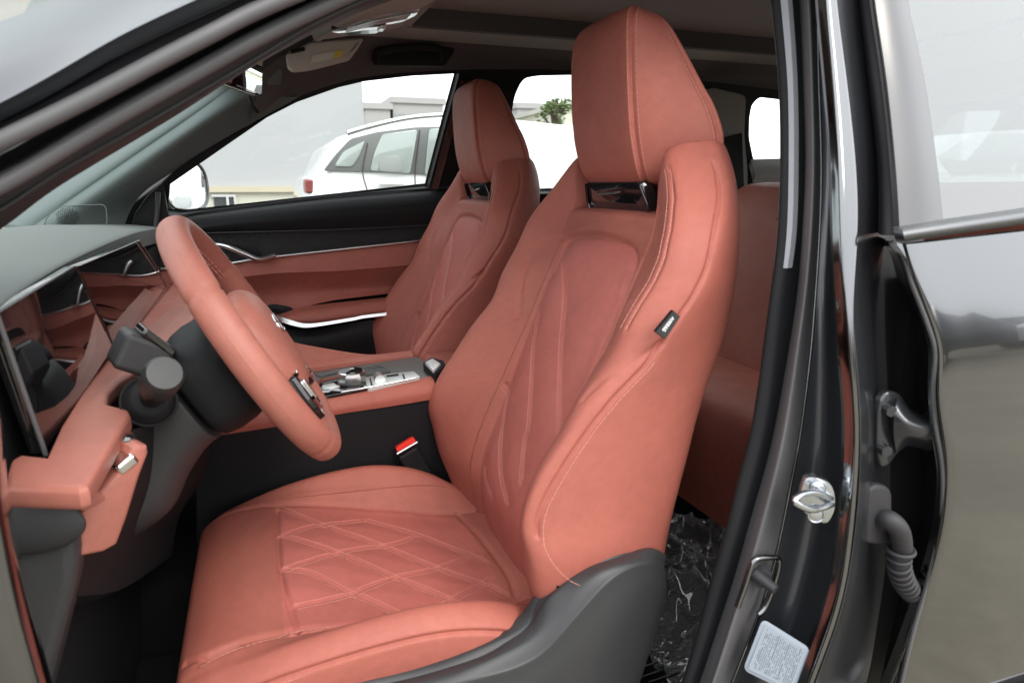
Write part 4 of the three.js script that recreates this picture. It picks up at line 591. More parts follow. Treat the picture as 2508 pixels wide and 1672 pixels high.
{ // windscreen, bulkhead, floor, sills, tail
  const rows = []; for (let i = 0; i <= 20; i++) { const z = -0.62 + 1.24 * i / 20, q = 1 - (z / 0.62) ** 2; rows.push([[-1.05 - 0.16 * q, 0.98 + 0.02 * q, z * 1.02], [-0.62 - 0.12 * q, 1.29 + 0.03 * q, z], [-0.14 - 0.08 * q, 1.53 + 0.02 * q, z * 0.92]].reduce((s, p) => (s.push(p), s), [])); }
  part('windscreen', slab(rows.map((r) => spline(r, 8)), [0.003, -0.003, 0], 0.9), M.windscreen, car);
  part('bulkhead', box(-1.1, -1.06, 0.3, 1.02, -0.75, 0.75), M.blackTrim, car);
  part('floor', box(-1.1, 2.2, 0.36, 0.40, -0.72, 0.66), M.carpet, car);
  part('tunnel', rbox(1.9, 0.16, 0.26, 0.05, [0.0, 0.45, 0]), M.carpet, car);
  const sill = part('door_sill', slab(across([[[-0.3, 0.40, 0.62], [0.4, 0.40, 0.60], [0.58, 0.40, 0.60], [1.3, 0.40, 0.62]], [[-0.3, 0.45, 0.64], [0.4, 0.45, 0.63], [0.58, 0.455, 0.63], [1.3, 0.45, 0.64]], [[-0.3, 0.46, 0.72], [0.4, 0.46, 0.715], [0.58, 0.46, 0.715], [1.3, 0.46, 0.72]], [[-0.3, 0.30, 0.78], [0.4, 0.30, 0.78], [0.58, 0.30, 0.78], [1.3, 0.30, 0.78]]], 30, 6), [0, -0.03, -0.01], 0.9), M.gloss, car);
  for (const l of [[[0.4837,0.43,0.4856],[0.5532,0.43,0.478]], [[0.462,0.43,0.507],[0.556,0.43,0.499]], [[0.4856,0.43,0.5196],[0.551,0.43,0.5165]]]) part('scuff_ridge', tube(l, 0.0025, 6, 8), M.gloss, sill);
  part('tail_trim', join([box(2.1, 2.14, 0.4, 1.15, -0.7, 0.7), box(2.1, 2.14, 1.5, 1.66, -0.7, 0.7), box(2.1, 2.14, 1.1, 1.55, -0.7, -0.58), box(2.1, 2.14, 1.1, 1.55, 0.58, 0.7)]), M.headliner, car);
  part('rear_window', box(2.118, 2.122, 1.15, 1.5, -0.58, 0.58), M.privacy, car);
  part('floor_pan', box(-1.1, 2.2, 0.24, 0.30, -0.7, 0.7), M.rubber, car);
  part('front_wing', box(-1.9, -0.36, 0.25, 0.93, 0.70, 0.74), M.paint, car);
  part('kick_panel', box(-1.06, -0.34, 0.40, 0.94, 0.645, 0.675), M.blackTrim, car);
}

// ---------------------------------------------------------------- doors
{
  const lead = [[0.6247,1.1711,0.785],[0.6293,1.1477,0.792],[0.6394,1.1242,0.797],[0.652,1.0951,0.802],[0.666,1.0661,0.806],[0.672,1.0486,0.808],[0.6713,1.0193,0.8105],[0.6772,0.9794,0.813],[0.6888,0.9474,0.8135],[0.7007,0.9144,0.8135],[0.7095,0.8803,0.813],[0.7179,0.8224,0.811],[0.7184,0.7515,0.808],[0.7123,0.665,0.802],[0.7092,0.5841,0.797],[0.7082,0.5063,0.79]];
  const zOf = (y) => { const t = [[0.5, 0.765], [0.6, 0.785], [0.7, 0.80], [0.8, 0.809], [0.9, 0.8135], [0.95, 0.8138], [1.0, 0.812], [1.05, 0.8075], [1.08, 0.803], [1.12, 0.796], [1.17, 0.784], [1.22, 0.770]]; for (let i = 1; i < t.length; i++) if (y <= t[i][0]) { const k = (y - t[i - 1][0]) / (t[i][0] - t[i - 1][0]); return t[i - 1][1] + (t[i][1] - t[i - 1][1]) * k; } return 0.77; };
  const skin = [0, 0.006, 0.06, 0.16, 0.32, 0.55, 0.85].map((dx, i) => lead.map((p, j) => { const xx = (i < 2 ? p[0] : 0.66 + (p[0] - 0.66) * Math.max(0, 1 - dx * 3)) + dx, y = p[1] + dx * 0.07 * Math.max(0, (p[1] - 0.55) / 0.65); return [xx, y, zOf(p[1] - (i ? 0 : 0)) + 0.02 * Math.min(1, dx * 1.6) - (i === 0 ? 0.004 : 0) - Math.max(0, dx - 0.5) * 0.03]; }));
  const d = part('door', slab(across(skin, 160, 20, false, 30), [0.0, 0, -0.012], 0.9), M.paint, car, 'closed dark grey rear door mirroring white sky');
  const f0 = [[0.6148,1.1761,0.762],[0.6195,1.1666,0.762],[0.6355,1.1592,0.764],[0.6463,1.1238,0.772],[0.6629,1.0806,0.782],[0.6762,1.0437,0.788],[0.6777,1.001,0.79],[0.6887,0.9504,0.792],[0.7066,0.9001,0.793],[0.7152,0.8658,0.793],[0.7252,0.8106,0.79],[0.7228,0.7384,0.787],[0.7137,0.6517,0.783],[0.7116,0.5695,0.779],[0.7083,0.4934,0.775]], f1 = [[0.6074,1.1746,0.776],[0.6111,1.1671,0.776],[0.625,1.1595,0.778],[0.6365,1.1262,0.786],[0.655,1.0836,0.795],[0.67,1.0469,0.8],[0.6735,1.0045,0.801],[0.6845,0.9547,0.803],[0.7029,0.905,0.804],[0.7116,0.8712,0.804],[0.721,0.8168,0.801],[0.7197,0.7454,0.798],[0.7125,0.6588,0.793],[0.7113,0.5766,0.788],[0.7097,0.4999,0.783]], f2 = lead.map((p) => [p[0] - 0.002, p[1], p[2] - 0.006]);
  part('leading_flange', slab(across([f0.map((p) => [p[0] + 0.03, p[1], p[2] - 0.04]), f0, f1.map((p) => [p[0], p[1], p[2] - 0.006]), f1, f2], 200, 6, false, 8), [0.006, 0, -0.006], 0.7), M.paint, d);
  part('flange_seal', tube(f1.map((p) => [p[0], p[1], p[2] + 0.001]), 0.0028, 8, 120), M.sealGrey, d);
  // window frame sash, pillar cover, glass and waist moulding
  const s0 = [[0.6744,1.5399,0.61],[0.6583,1.4593,0.645],[0.6428,1.3574,0.69],[0.6291,1.261,0.73],[0.6108,1.1803,0.76]], s1 = [[0.6584,1.5278,0.645],[0.6469,1.4516,0.675],[0.637,1.3539,0.715],[0.6206,1.2603,0.755],[0.6092,1.1818,0.782]];
  part('window_sash', slab(across([s0.map((p) => [p[0] + 0.03, p[1], p[2] - 0.03]), s0, s0.map((p, i) => p.map((v, c) => (v + s1[i][c]) / 2 + (c === 2 ? 0.004 : 0))), s1], 40, 6), [0.01, 0, -0.012], 0.7), M.rubber, d);
  const g0 = [[0.6592,1.527,0.648],[0.6476,1.4509,0.678],[0.6375,1.3535,0.718],[0.6209,1.2602,0.758],[0.6091,1.1905,0.784]], g1 = [[0.7041,1.5307,0.652],[0.6959,1.454,0.682],[0.6929,1.3556,0.722],[0.6803,1.2606,0.762],[0.671,1.1932,0.788]];
  part('pillar_cover', slab(across([g0, g0.map((p, i) => p.map((v, c) => (v + g1[i][c]) / 2 + (c === 2 ? 0.003 : 0))), g1], 40, 6), [0.0, 0, -0.008], 0.7), phys([0.01, 0.01, 0.012], 0.16, 0, { clearcoat: 1, clearcoatRoughness: 0.12, ior: 1.7 }), d, 'gloss black cover beside the rear window');
  const w = g1.map((p) => [[p[0] + 0.003, p[1], p[2] - 0.004], [p[0] + 0.35, p[1] + 0.01, p[2] + 0.012], [p[0] + 0.9, p[1] + 0.02, p[2] + 0.012]]);
  part('rear_door_window', slab([0, 1, 2].map((i) => smooth(w.map((r) => r[i]), 30)).reduce((o, l, i, a) => (i ? [...o, ...[1, 2, 3, 4, 5, 6].map((k) => a[i - 1].map((p, c) => p.map((v, q) => v + (l[c][q] - v) * k / 6)))] : [l]), []), [0, 0, -0.004], 0.7), M.privacy, d);
  const m0 = [[0.6034,1.1911,0.792],[0.6786,1.1996,0.8],[0.7726,1.209,0.806],[0.9011,1.2231,0.81]], m1 = [[0.5913,1.1877,0.804],[0.6636,1.1959,0.812],[0.7557,1.205,0.818],[0.8815,1.2187,0.822]], m2 = [[0.5938,1.1798,0.805],[0.6641,1.1875,0.813],[0.7563,1.1964,0.819],[0.8829,1.2082,0.823]], m3 = [[0.6116,1.1748,0.792],[0.6819,1.1831,0.8],[0.7768,1.1921,0.806],[0.9066,1.2046,0.81]];
  part('waist_moulding', slab(across([m0, m1, m2, m3], 40, 5), [0, 0, -0.012], 0.9), std([0.17, 0.175, 0.18], 0.4, 1), d);
  part('inner_trim', box(0.72, 1.6, 0.5, 1.12, 0.66, 0.72), M.blackTrim, d);
}
{
  const d = part('door', box(-0.45, 0.9, 0.35, 1.15, -0.86, -0.82), M.paint, car, "passenger's door with black top, silver strips and red leather armrest");
  const P0 = [[-0.4031,1.1205,-0.695],[-0.2483,1.1551,-0.695],[-0.1816,1.1651,-0.695],[-0.0191,1.1842,-0.695],[0.1523,1.2022,-0.695],[0.4246,1.2221,-0.695],[0.6141,1.2352,-0.695]], P1 = [[-0.3989,1.1159,-0.665],[-0.247,1.1425,-0.665],[-0.1812,1.1521,-0.665],[-0.0208,1.1707,-0.665],[0.1483,1.1868,-0.665],[0.4171,1.2058,-0.665],[0.6042,1.2182,-0.665]], P15 = [[-0.3975,1.0995,-0.645],[-0.2474,1.1201,-0.645],[-0.1822,1.1283,-0.645],[-0.0233,1.1428,-0.645],[0.1444,1.1547,-0.645],[0.4113,1.1697,-0.645],[0.5973,1.1773,-0.645]], P2 = [[-0.4006,1.0932,-0.66],[-0.2502,1.1053,-0.66],[-0.212,1.1086,-0.66],[-0.0254,1.1098,-0.66],[0.1595,1.1113,-0.66],[0.3605,1.1165,-0.66],[0.6018,1.1215,-0.66]];
  part('upper_pad', slab(across([P0, P1, P15, P2], 60, 8), [0, 0, -0.04], 0.9), M.plastic, d);
  part('window_weatherstrip', tube(P0.map((p) => [p[0], p[1] + 0.002, p[2] + 0.004]), 0.003, 6, 60), M.rubber, d);
  part('pad_edge', tube(P2.map((p) => [p[0], p[1], p[2] + 0.004]), 0.0022, 6, 60), M.greyPlastic, d);
  const P3 = [[-0.4104,1.0185,-0.668],[-0.2594,1.0177,-0.668],[-0.1515,1.0256,-0.668],[-0.0662,1.036,-0.668],[0.1573,1.0549,-0.668],[0.2995,1.0661,-0.668],[0.6042,1.0899,-0.668]];
  part('textured_insert', slab(across([P2.map((p) => [p[0], p[1] - 0.002, p[2] - 0.006]), P3.map((p, i) => p.map((v, c) => (v + P2[i][c]) / 2 + (c === 2 ? -0.006 : 0))), P3.map((p) => [p[0], p[1], p[2] - 0.004])], 60, 6), [0, 0, -0.03], 0.9), std([0.045, 0.045, 0.048], 0.45, 0.3, { bumpMap: (() => { const t = dataTex(128, (u, v) => { const a = Math.sin(u * 6.283 * 8) * Math.sin(v * 6.283 * 8); return 0.5 + 0.5 * a; }, false, 1 / 0.05); return t; })(), bumpScale: 0.004 }), d);
  part('silver_strip', tube(P3.map((p) => [p[0], p[1], p[2] + 0.004]), 0.0042, 8, 60), M.satin, d);
  const hd = part('door_handle', tube([[-0.185,1.0792,-0.652],[-0.1666,1.077,-0.645],[-0.1445,1.0703,-0.638],[-0.107,1.0517,-0.636],[-0.0748,1.0368,-0.64],[-0.0501,1.0396,-0.648],[-0.0314,1.0451,-0.655]], 0.0075, 10, 40), M.satin, d);
  part('handle_recess', plate(soften([[-0.1468,1.0782,-0.664],[-0.0923,1.0822,-0.664],[-0.0653,1.0476,-0.664],[-0.0767,1.039,-0.664],[-0.1275,1.0609,-0.664]], 0.01), 0.004, 0.001), M.blackTrim, d);
  const L0 = P3.map((p) => [p[0], p[1] - 0.004, p[2] - 0.002]), L1 = [[-0.4139,0.9766,-0.66],[-0.2624,0.9801,-0.66],[-0.1198,0.9891,-0.66],[-0.0274,0.9953,-0.66],[0.1532,0.9958,-0.66],[0.2955,1.0019,-0.66],[0.601,1.0151,-0.66]], L2 = [[-0.4259,0.9275,-0.7],[-0.2714,0.9242,-0.7],[-0.1254,0.931,-0.7],[-0.0308,0.9341,-0.7],[0.1542,0.9328,-0.7],[0.3001,0.9353,-0.7],[0.6136,0.9458,-0.7]], L3 = [[-0.4325,0.8617,-0.695],[-0.277,0.8622,-0.695],[-0.1307,0.8663,-0.695],[-0.0276,0.8747,-0.69],[0.1035,0.9021,-0.68],[0.2478,0.9135,-0.68],[0.6069,0.9356,-0.68]];
  part('leather_panel', slab(across([L0, L1, L1.map((p) => [p[0], p[1] - 0.004, p[2] - 0.004]), L2, L3], 60, 8), [0, 0, -0.03], 0.9), M.leather, d);
  part('pull_cup', plate(soften([[-0.077,0.8975,-0.672],[-0.0458,0.905,-0.672],[0.0021,0.8927,-0.672],[0.019,0.8773,-0.672],[-0.0243,0.8658,-0.672],[-0.0677,0.8758,-0.672]], 0.01), 0.01, 0.002), M.blackTrim, d);
  const A0 = [[-0.0395,0.8728,-0.665],[0.0102,0.8883,-0.66],[0.0545,0.8966,-0.658],[0.178,0.9042,-0.655],[0.2436,0.9078,-0.655],[0.5986,0.9265,-0.655]], A1 = [[-0.0359,0.8763,-0.625],[0.0074,0.8819,-0.61],[0.1017,0.892,-0.605],[0.1714,0.8983,-0.605],[0.2354,0.9029,-0.605],[0.5821,0.9191,-0.605]], A2 = [[-0.0257,0.8737,-0.61],[0.011,0.8659,-0.595],[0.0642,0.8632,-0.59],[0.168,0.8703,-0.59],[0.2319,0.8769,-0.59],[0.577,0.8928,-0.59]], A3 = [[-0.0256,0.8623,-0.64],[0.0122,0.8503,-0.64],[0.0668,0.8441,-0.64],[0.1734,0.8512,-0.64],[0.2391,0.8591,-0.64],[0.5933,0.871,-0.64]];
  part('armrest', slab(across([A0, A1, A2, A3], 40, 8), [0, -0.01, -0.02], 0.9), M.leather, d);
  part('armrest_strip', slab(across([[[-0.0566,0.8915,-0.605],[-0.0258,0.8808,-0.59],[0.0053,0.8682,-0.585],[0.0371,0.8596,-0.582],[0.0811,0.8601,-0.582],[0.1669,0.8683,-0.582],[0.2305,0.8748,-0.582],[0.5744,0.8904,-0.582]], [[-0.0535,0.8785,-0.6],[-0.0228,0.8653,-0.586],[0.0064,0.8548,-0.582],[0.0362,0.8485,-0.58],[0.0803,0.8512,-0.58],[0.1662,0.8605,-0.58],[0.2299,0.8669,-0.58],[0.5736,0.882,-0.58]]], 60, 4), [0, 0, -0.02], 0.9), M.satin, d);
  part('map_pocket', slab(across([[[-0.1645,0.8648,-0.64],[-0.0165,0.8357,-0.64],[0.0653,0.8318,-0.63],[0.2355,0.8508,-0.62],[0.5867,0.8683,-0.62]], [[-0.1693,0.8003,-0.62],[-0.0215,0.7763,-0.62],[0.0604,0.7778,-0.61],[0.2311,0.7882,-0.61],[0.5829,0.806,-0.61]], [[-0.1851,0.6223,-0.63],[-0.0333,0.6048,-0.63],[0.0505,0.5951,-0.63],[0.2254,0.588,-0.63],[0.5876,0.5608,-0.63]]], 30, 8), [0, 0, -0.04], 0.9), M.blackTrim, d);
}
{ // exterior mirror on the passenger's side
    const n = V([0.90, 0.03, 0.44]).normalize(), e = V([-n.z, 0, n.x]).normalize(), f = e.clone().cross(n); if (f.y < 0) f.negate();
  const c0 = V([-0.2628,1.2316,-0.96]), ringAt = (a, b, k) => { const r = []; for (let i = 0; i < 48; i++) { const w = i / 48 * 6.2832, c = Math.cos(w), s = Math.sin(w), q = Math.pow(Math.abs(c), 2.8) + Math.pow(Math.abs(s), 2.8), h = Math.pow(q, -1 / 2.8); const p = c0.clone().addScaledVector(e, c * h * a).addScaledVector(f, s * h * b).addScaledVector(n, k); r.push([p.x, p.y, p.z]); } return r; };
  const m = part('wing_mirror', grid([ringAt(0.110, 0.072, -0.006), ringAt(0.118, 0.079, 0.004), ringAt(0.123, 0.084, -0.004), ringAt(0.122, 0.083, -0.03), ringAt(0.105, 0.07, -0.07), ringAt(0.06, 0.04, -0.10), ringAt(0.002, 0.002, -0.108)], true), M.gloss, car, 'black wing mirror reflecting white cars');
  part('mirror_glass', plate(ringAt(0.108, 0.070, 0), 0.004, 0.0006, [n.x, n.y, n.z]), M.mirror, m);
  part('mount_arm', rbox(0.08, 0.05, 0.2, 0.02, [-0.36, 1.10, -0.84]), M.gloss, m);
}
{ // the open driver's door, outside the frame; the pillar paint mirrors it
  const a = [-0.40, 0.82], b = [-0.78, 1.92], at = (k, y, o) => { const dx = b[0] - a[0], dz = b[1] - a[1], l = Math.hypot(dx, dz); return [a[0] + dx * k - dz / l * o, y, a[1] + dz * k + dx / l * o]; };
  const d = part('door', plate([at(0, 0.35, 0), at(1, 0.38, 0), at(1, 1.17, 0), at(0, 1.08, 0)], 0.09, 0.02, [0.9, 0, 0.3], [], 4), M.paint, car, "open driver's door");
  part('inner_trim', plate([at(0.02, 0.37, -0.03), at(0.97, 0.40, -0.03), at(0.97, 1.15, -0.03), at(0.02, 1.07, -0.03)], 0.03, 0.01, [0.9, 0, 0.3], [], 3), M.blackTrim, d);
  part('window_frame', plate([at(0.0, 1.08, -0.005), at(0.55, 1.46, -0.005), at(0.98, 1.5, -0.005), at(1, 1.17, -0.005)], 0.03, 0.005, [0.9, 0, 0.3], [[at(0.10, 1.10, -0.005), at(0.56, 1.42, -0.005), at(0.92, 1.46, -0.005), at(0.94, 1.18, -0.005)]]), M.rubber, d);
  part('armrest', rbox(0.5, 0.09, 0.08, 0.03, [at(0.55, 0, -0.07)[0], 0.86, at(0.55, 0, -0.07)[2]], [0, 1.24, 0]), M.leather, d);
}

// ---------------------------------------------------------------- dashboard
{
  const d = thing('dashboard', 'grey topped dashboard with wide dark screens and red leather shelf, left of the wheel', 'dashboard');
  part('dash_top', slab(across([[[-0.30, 1.118, 0.64], [-0.33, 1.122, 0.2], [-0.318, 1.13, -0.28], [-0.31, 1.12, -0.64]], [[-0.315, 1.128, 0.64], [-0.345, 1.132, 0.2], [-0.335, 1.14, -0.28], [-0.325, 1.13, -0.64]], [[-0.45, 1.135, 0.64], [-0.47, 1.142, 0.2], [-0.47, 1.148, -0.28], [-0.45, 1.14, -0.64]], [[-0.65, 1.125, 0.64], [-0.68, 1.13, 0.2], [-0.68, 1.135, -0.28], [-0.62, 1.13, -0.64]], [[-0.98, 1.03, 0.62], [-1.1, 1.03, 0.2], [-1.1, 1.03, -0.28], [-0.98, 1.03, -0.62]]], 60, 8), [0, -0.03, 0], 0.9), M.dashTop, d);
  const cl = [[-0.298, 1.122, 0.619], [-0.285, 0.972, 0.594], [-0.285, 0.997, 0.205], [-0.298, 1.133, 0.314]];
  const s1 = part('instrument_screen', plate(soften(cl, 0.006), 0.012, 0.002, [1, 0.2, 0]), M.screen, d, 'dark glossy instrument screen');
  part('bezel', tube([cl[0], cl[1]].map((p) => [p[0] + 0.002, p[1], p[2] + 0.001]), 0.0026, 6, 20), M.sealGrey, s1);
  const ce = [[-0.296, 1.132, 0.308], [-0.284, 0.995, 0.203], [-0.284, 0.975, -0.53], [-0.297, 1.127, -0.212]];
  const s2 = part('centre_screen', plate(soften(ce, 0.006), 0.012, 0.002, [1, 0.2, 0]), M.screen, d, 'dark glossy centre screen');
  part('bezel', join([tube([ce[0], ce[3]].map((p) => [p[0] + 0.001, p[1] - 0.001, p[2]]), 0.0009, 6, 12), tube([ce[3], ce[2]].map((p) => [p[0] + 0.001, p[1], p[2]]), 0.0007, 6, 12)]), M.satin, s2);
  part('top_bezel', tube([cl[0], cl[3]].map((p) => [p[0] + 0.001, p[1] - 0.001, p[2]]), 0.0008, 6, 20), M.sealGrey, d);
  part('dash_core', box(-1.04, -0.315, 0.45, 1.085, -0.62, 0.63), M.plastic, d);
  const shelf = [...[[-0.295,0.985,0.6614],[-0.3004,0.985,0.6333],[-0.2954,0.985,0.6202],[-0.2703,0.985,0.638],[-0.2812,0.985,0.5403],[-0.2919,0.985,0.3379],[-0.2961,0.985,0.1478],[-0.2695,0.985,-0.4395]], ...[[-0.1926,0.985,-0.5976],[-0.1884,0.985,-0.2284],[-0.203,0.985,0.0185],[-0.2233,0.985,0.2366],[-0.2538,0.985,0.3664],[-0.2571,0.985,0.4232],[-0.2504,0.985,0.4707],[-0.2222,0.985,0.5034],[-0.2166,0.985,0.5239],[-0.2187,0.985,0.7222]], ...[[-0.2251,0.985,0.7286],[-0.2842,0.985,0.7019]]];
  part('leather_shelf', plate(shelf, 0.022, 0.006, [0, 1, 0], [], 4), M.rim, d);
  part('leather_fascia', slab(across([[[-0.285, 0.982, 0.2], [-0.28, 0.99, -0.2], [-0.28, 0.99, -0.62]], [[-0.20, 0.975, 0.2], [-0.19, 0.97, -0.2], [-0.19, 0.97, -0.62]], [[-0.18, 0.945, 0.2], [-0.17, 0.94, -0.2], [-0.17, 0.94, -0.62]], [[-0.22, 0.87, 0.2], [-0.22, 0.86, -0.2], [-0.22, 0.86, -0.62]]], 30, 6), [-0.03, -0.01, 0], 0.9), M.leather, d);
  const wrap = [[-0.2505,0.9229,0.632], [-0.2355,0.9321,0.625], [-0.2135,0.9525,0.612], [-0.2065,0.9719,0.6], [-0.1986,0.9725,0.597], [-0.191,0.9685,0.594], [-0.1903,0.9601,0.594], [-0.2003,0.9378,0.598], [-0.2167,0.8939,0.605], [-0.2278,0.8694,0.61], [-0.2391,0.8666,0.618], [-0.2592,0.8728,0.632]];
  part('leather_wrap', plate(wrap, 0.03, 0.006, [0.6, 0.2, 0.8], [], 4), M.rim, d);
  part('end_wedge', plate([[-0.2475,0.9449,0.645], [-0.2344,0.9422,0.632], [-0.2289,0.9257,0.622], [-0.2499,0.9193,0.632]], 0.03, 0.004, [0.4, 0.2, 1], [], 3), M.rim, d);
  part('end_cap', plate(soften([[-0.327,0.9553,0.648],[-0.2616,0.941,0.648],[-0.252,0.9257,0.648],[-0.2548,0.8809,0.648],[-0.2635,0.8451,0.648],[-0.2792,0.7986,0.648],[-0.2977,0.7425,0.648],[-0.3109,0.7031,0.648],[-0.3618,0.719,0.648]], 0.02), 0.06, 0.012, [0.3, 0.1, 1], [], 4), M.greyPlastic, d, 'grey plastic end cap below the red shelf');
  part('end_pad', (() => { const g = new THREE.SphereGeometry(1, 28, 18); g.scale(0.05, 0.028, 0.014); g.rotateZ(-0.12); g.translate(...[-0.2922,0.923,0.652]); return g; })(), M.greyPlastic, d);
  const v = part('air_vent', plate([[-0.2427,0.9137,0.588],[-0.2342,0.9319,0.588],[-0.2148,0.9749,0.588],[-0.2087,0.975,0.588],[-0.2076,0.9648,0.588],[-0.2345,0.9095,0.588]], 0.03, 0.002, [0.6, 0.2, 0.8]), M.gloss, d);
  part('vent_tab', rbox(0.022, 0.014, 0.02, 0.004, [-0.2142,0.9568,0.6], [0.2, 0.5, 0.5]), M.chrome, v);
  part('vent_slat', tube([[-0.2371,0.9238,0.602], [-0.2253,0.9448,0.6], [-0.2166,0.9586,0.598]], 0.0035, 8, 12), M.gloss, v);
  part('vent_tip', rbox(0.012, 0.008, 0.01, 0.003, [-0.2372,0.9256,0.604], [0, 0.5, 0.6]), M.chrome, v);
  part('knee_panel', slab(across([[[-0.2126,0.9681,0.53],[-0.1922,0.9318,0.4],[-0.1563,0.8704,0.25]], [[-0.2226,0.9318,0.57],[-0.2108,0.8472,0.4],[-0.1785,0.7789,0.22]], [[-0.2543,0.887,0.63],[-0.25,0.7748,0.42],[-0.2238,0.7049,0.2]], [[-0.271,0.8404,0.645],[-0.2647,0.7297,0.45],[-0.2432,0.6342,0.2]]], 24, 8), [-0.03, -0.01, 0], 0.9), M.plastic, d);
  part('sensor_pod', rbox(0.058, 0.046, 0.06, 0.008, [[-0.2104,1.0409,0.46][0], [-0.2104,1.0409,0.46][1] - 0.004, 0.45], [0.0, 0.3, -0.5]), M.greyPlastic, d);
  part('sensor_window', rbox(0.010, 0.044, 0.052, 0.003, [[-0.193,1.0536,0.455][0], [-0.193,1.0536,0.455][1], 0.45], [0, 0.3, 0.75]), M.gloss, d);
}
// ---------------------------------------------------------------- steering wheel and column
{
  const C = [-0.078, 1.025, 0.37], ax = V([0.867, 0.5, 0]).normalize(), t = V([-0.5, 0.867, 0]).normalize(), zz = V([0, 0, 1]);
  const at = (k, u, w) => { const p = V(C).addScaledVector(ax, k).addScaledVector(t, u).addScaledVector(zz, w); return [p.x, p.y, p.z]; };
  const wheel = thing('steering_wheel', 'red leather steering wheel with chrome button pod, left of the driver seat', 'steering wheel');
  // rim: thicker at the grips, a little flat at the bottom
  const N = 200, K = 40, rows = [];
  for (let i = 0; i < N; i++) { const a = i / N * Math.PI * 2, flat = Math.max(0, -Math.cos(a) - 0.85) * 0.10, R = 0.179 - flat, r = 0.0188 + 0.0012 * Math.exp(-((Math.abs(Math.sin(a)) - 1) ** 2) * 6), row = []; for (let k = 0; k < K; k++) { const b = k / K * Math.PI * 2, rr = R + Math.cos(b) * r * 0.92, h = Math.sin(b) * r * 1.08; row.push(at(h, Math.cos(a) * rr, Math.sin(a) * rr)); } rows.push(row); }
  rows.push(rows[0]);
  let rg = grid(rows, true, true);
  const rimSeams = [0.98, -0.98, 2.35, -2.35].map((a) => { const l = []; for (let k = 0; k <= 24; k++) { const b = k / 24 * Math.PI * 2; l.push(at(Math.sin(b) * 0.0203, Math.cos(a) * (0.179 + Math.cos(b) * 0.0175), Math.sin(a) * (0.179 + Math.cos(b) * 0.0175))); } return l; });
  rg = displace(rg, (x, y, z, nx, ny, nz) => { let q = 0; for (const l of rimSeams) q += 0.0030 * Math.exp(-((segDist3([x, y, z], l) / 0.0024) ** 2)); return -q; });
  const rim = part('rim', rg, M.rim, wheel);
  const inner = []; for (let a = -1.0; a <= 1.0; a += 0.03) inner.push(at(-0.004, Math.cos(a) * 0.1605, Math.sin(a) * 0.1605)); part('stitching', stitches([inner, inner.map((p) => [p[0] + 0.004, p[1] + 0.0025, p[2]])], 0.0011, 0.006, 0.004), M.thread, rim);
  const flat3 = (pts, k0, k1, bev) => { const P = pts.map(([u, w]) => at(k1, u, w)); return plate(P, k1 - k0, bev, [0.867, 0.5, 0], [], 5); };
  const out = []; const sp = spline([[0.052, 0.06, 0], [0.040, 0.11, 0], [0.046, 0.168, 0], [-0.070, 0.165, 0], [-0.118, 0.125, 0], [-0.130, 0.075, 0], [-0.132, 0.045, 0], [-0.155, 0.040, 0], [-0.168, 0.035, 0], [-0.168, -0.035, 0], [-0.155, -0.040, 0], [-0.132, -0.045, 0], [-0.130, -0.075, 0], [-0.118, -0.125, 0], [-0.070, -0.165, 0], [0.046, -0.168, 0], [0.040, -0.11, 0], [0.052, -0.06, 0]], 4, true).map((p) => [p[0], p[1]]);
  part('spokes', flat3(sp, -0.020, 0.012, 0.010), M.rim, wheel);
  const hub = part('hub_pad', (() => { const rr = []; for (let j = 0; j <= 14; j++) { const f = j / 14 * Math.PI / 2, row = []; for (let i = 0; i < 40; i++) { const a = i / 40 * Math.PI * 2, c = Math.cos(a), s = Math.sin(a), q = Math.pow(Math.abs(c), 2.6) + Math.pow(Math.abs(s), 2.6), m = Math.pow(q, -1 / 2.6), rad = Math.pow(Math.cos(f), 0.45); row.push(at(0.004 + 0.032 * Math.sin(f), c * m * 0.084 * rad - 0.010, s * m * 0.098 * rad)); } rr.push(row); } return grid(rr, true, true); })(), M.rim, wheel);
  const em = new THREE.TorusGeometry(0.017, 0.0028, 8, 30); em.scale(1.25, 0.8, 1); part('emblem', place(em, [0.867, 0.5, 0], at(0.0365, 0.006, 0), [-0.5, 0.867, 0]), M.chrome, hub);
  const bar = new THREE.BoxGeometry(0.026, 0.0035, 0.004); part('emblem_bar', place(bar, [0.867, 0.5, 0], at(0.0375, 0.006, 0), [-0.5, 0.867, 0]), M.chrome, hub);
  // button pods on the far spoke
  for (const s of [1, -1]) {
    const pod = part('button_pod', plate(soften([[-0.046, 0.092], [-0.046, 0.066], [-0.075, 0.056], [-0.112, 0.066], [-0.120, 0.088], [-0.085, 0.102]].map(([u, w]) => at(0.0235, u, w * s)), 0.006), 0.02, 0.004, [0.867, 0.5, 0], [], 3), M.gloss, wheel);
    part('chrome_frame', tube([[-0.048, 0.090], [-0.048, 0.068], [-0.072, 0.060], [-0.098, 0.066], [-0.104, 0.082], [-0.085, 0.094]].map(([u, w]) => at(0.0240, u, w * s)), 0.0035, 8, 40), M.chrome, pod);
    part('rocker_switch', plate(soften([[-0.060, 0.084], [-0.060, 0.070], [-0.092, 0.070], [-0.092, 0.084]].map(([u, w]) => at(0.0285, u, w * s)), 0.004), 0.008, 0.002, [0.867, 0.5, 0], [], 3), M.satin, pod);
  }
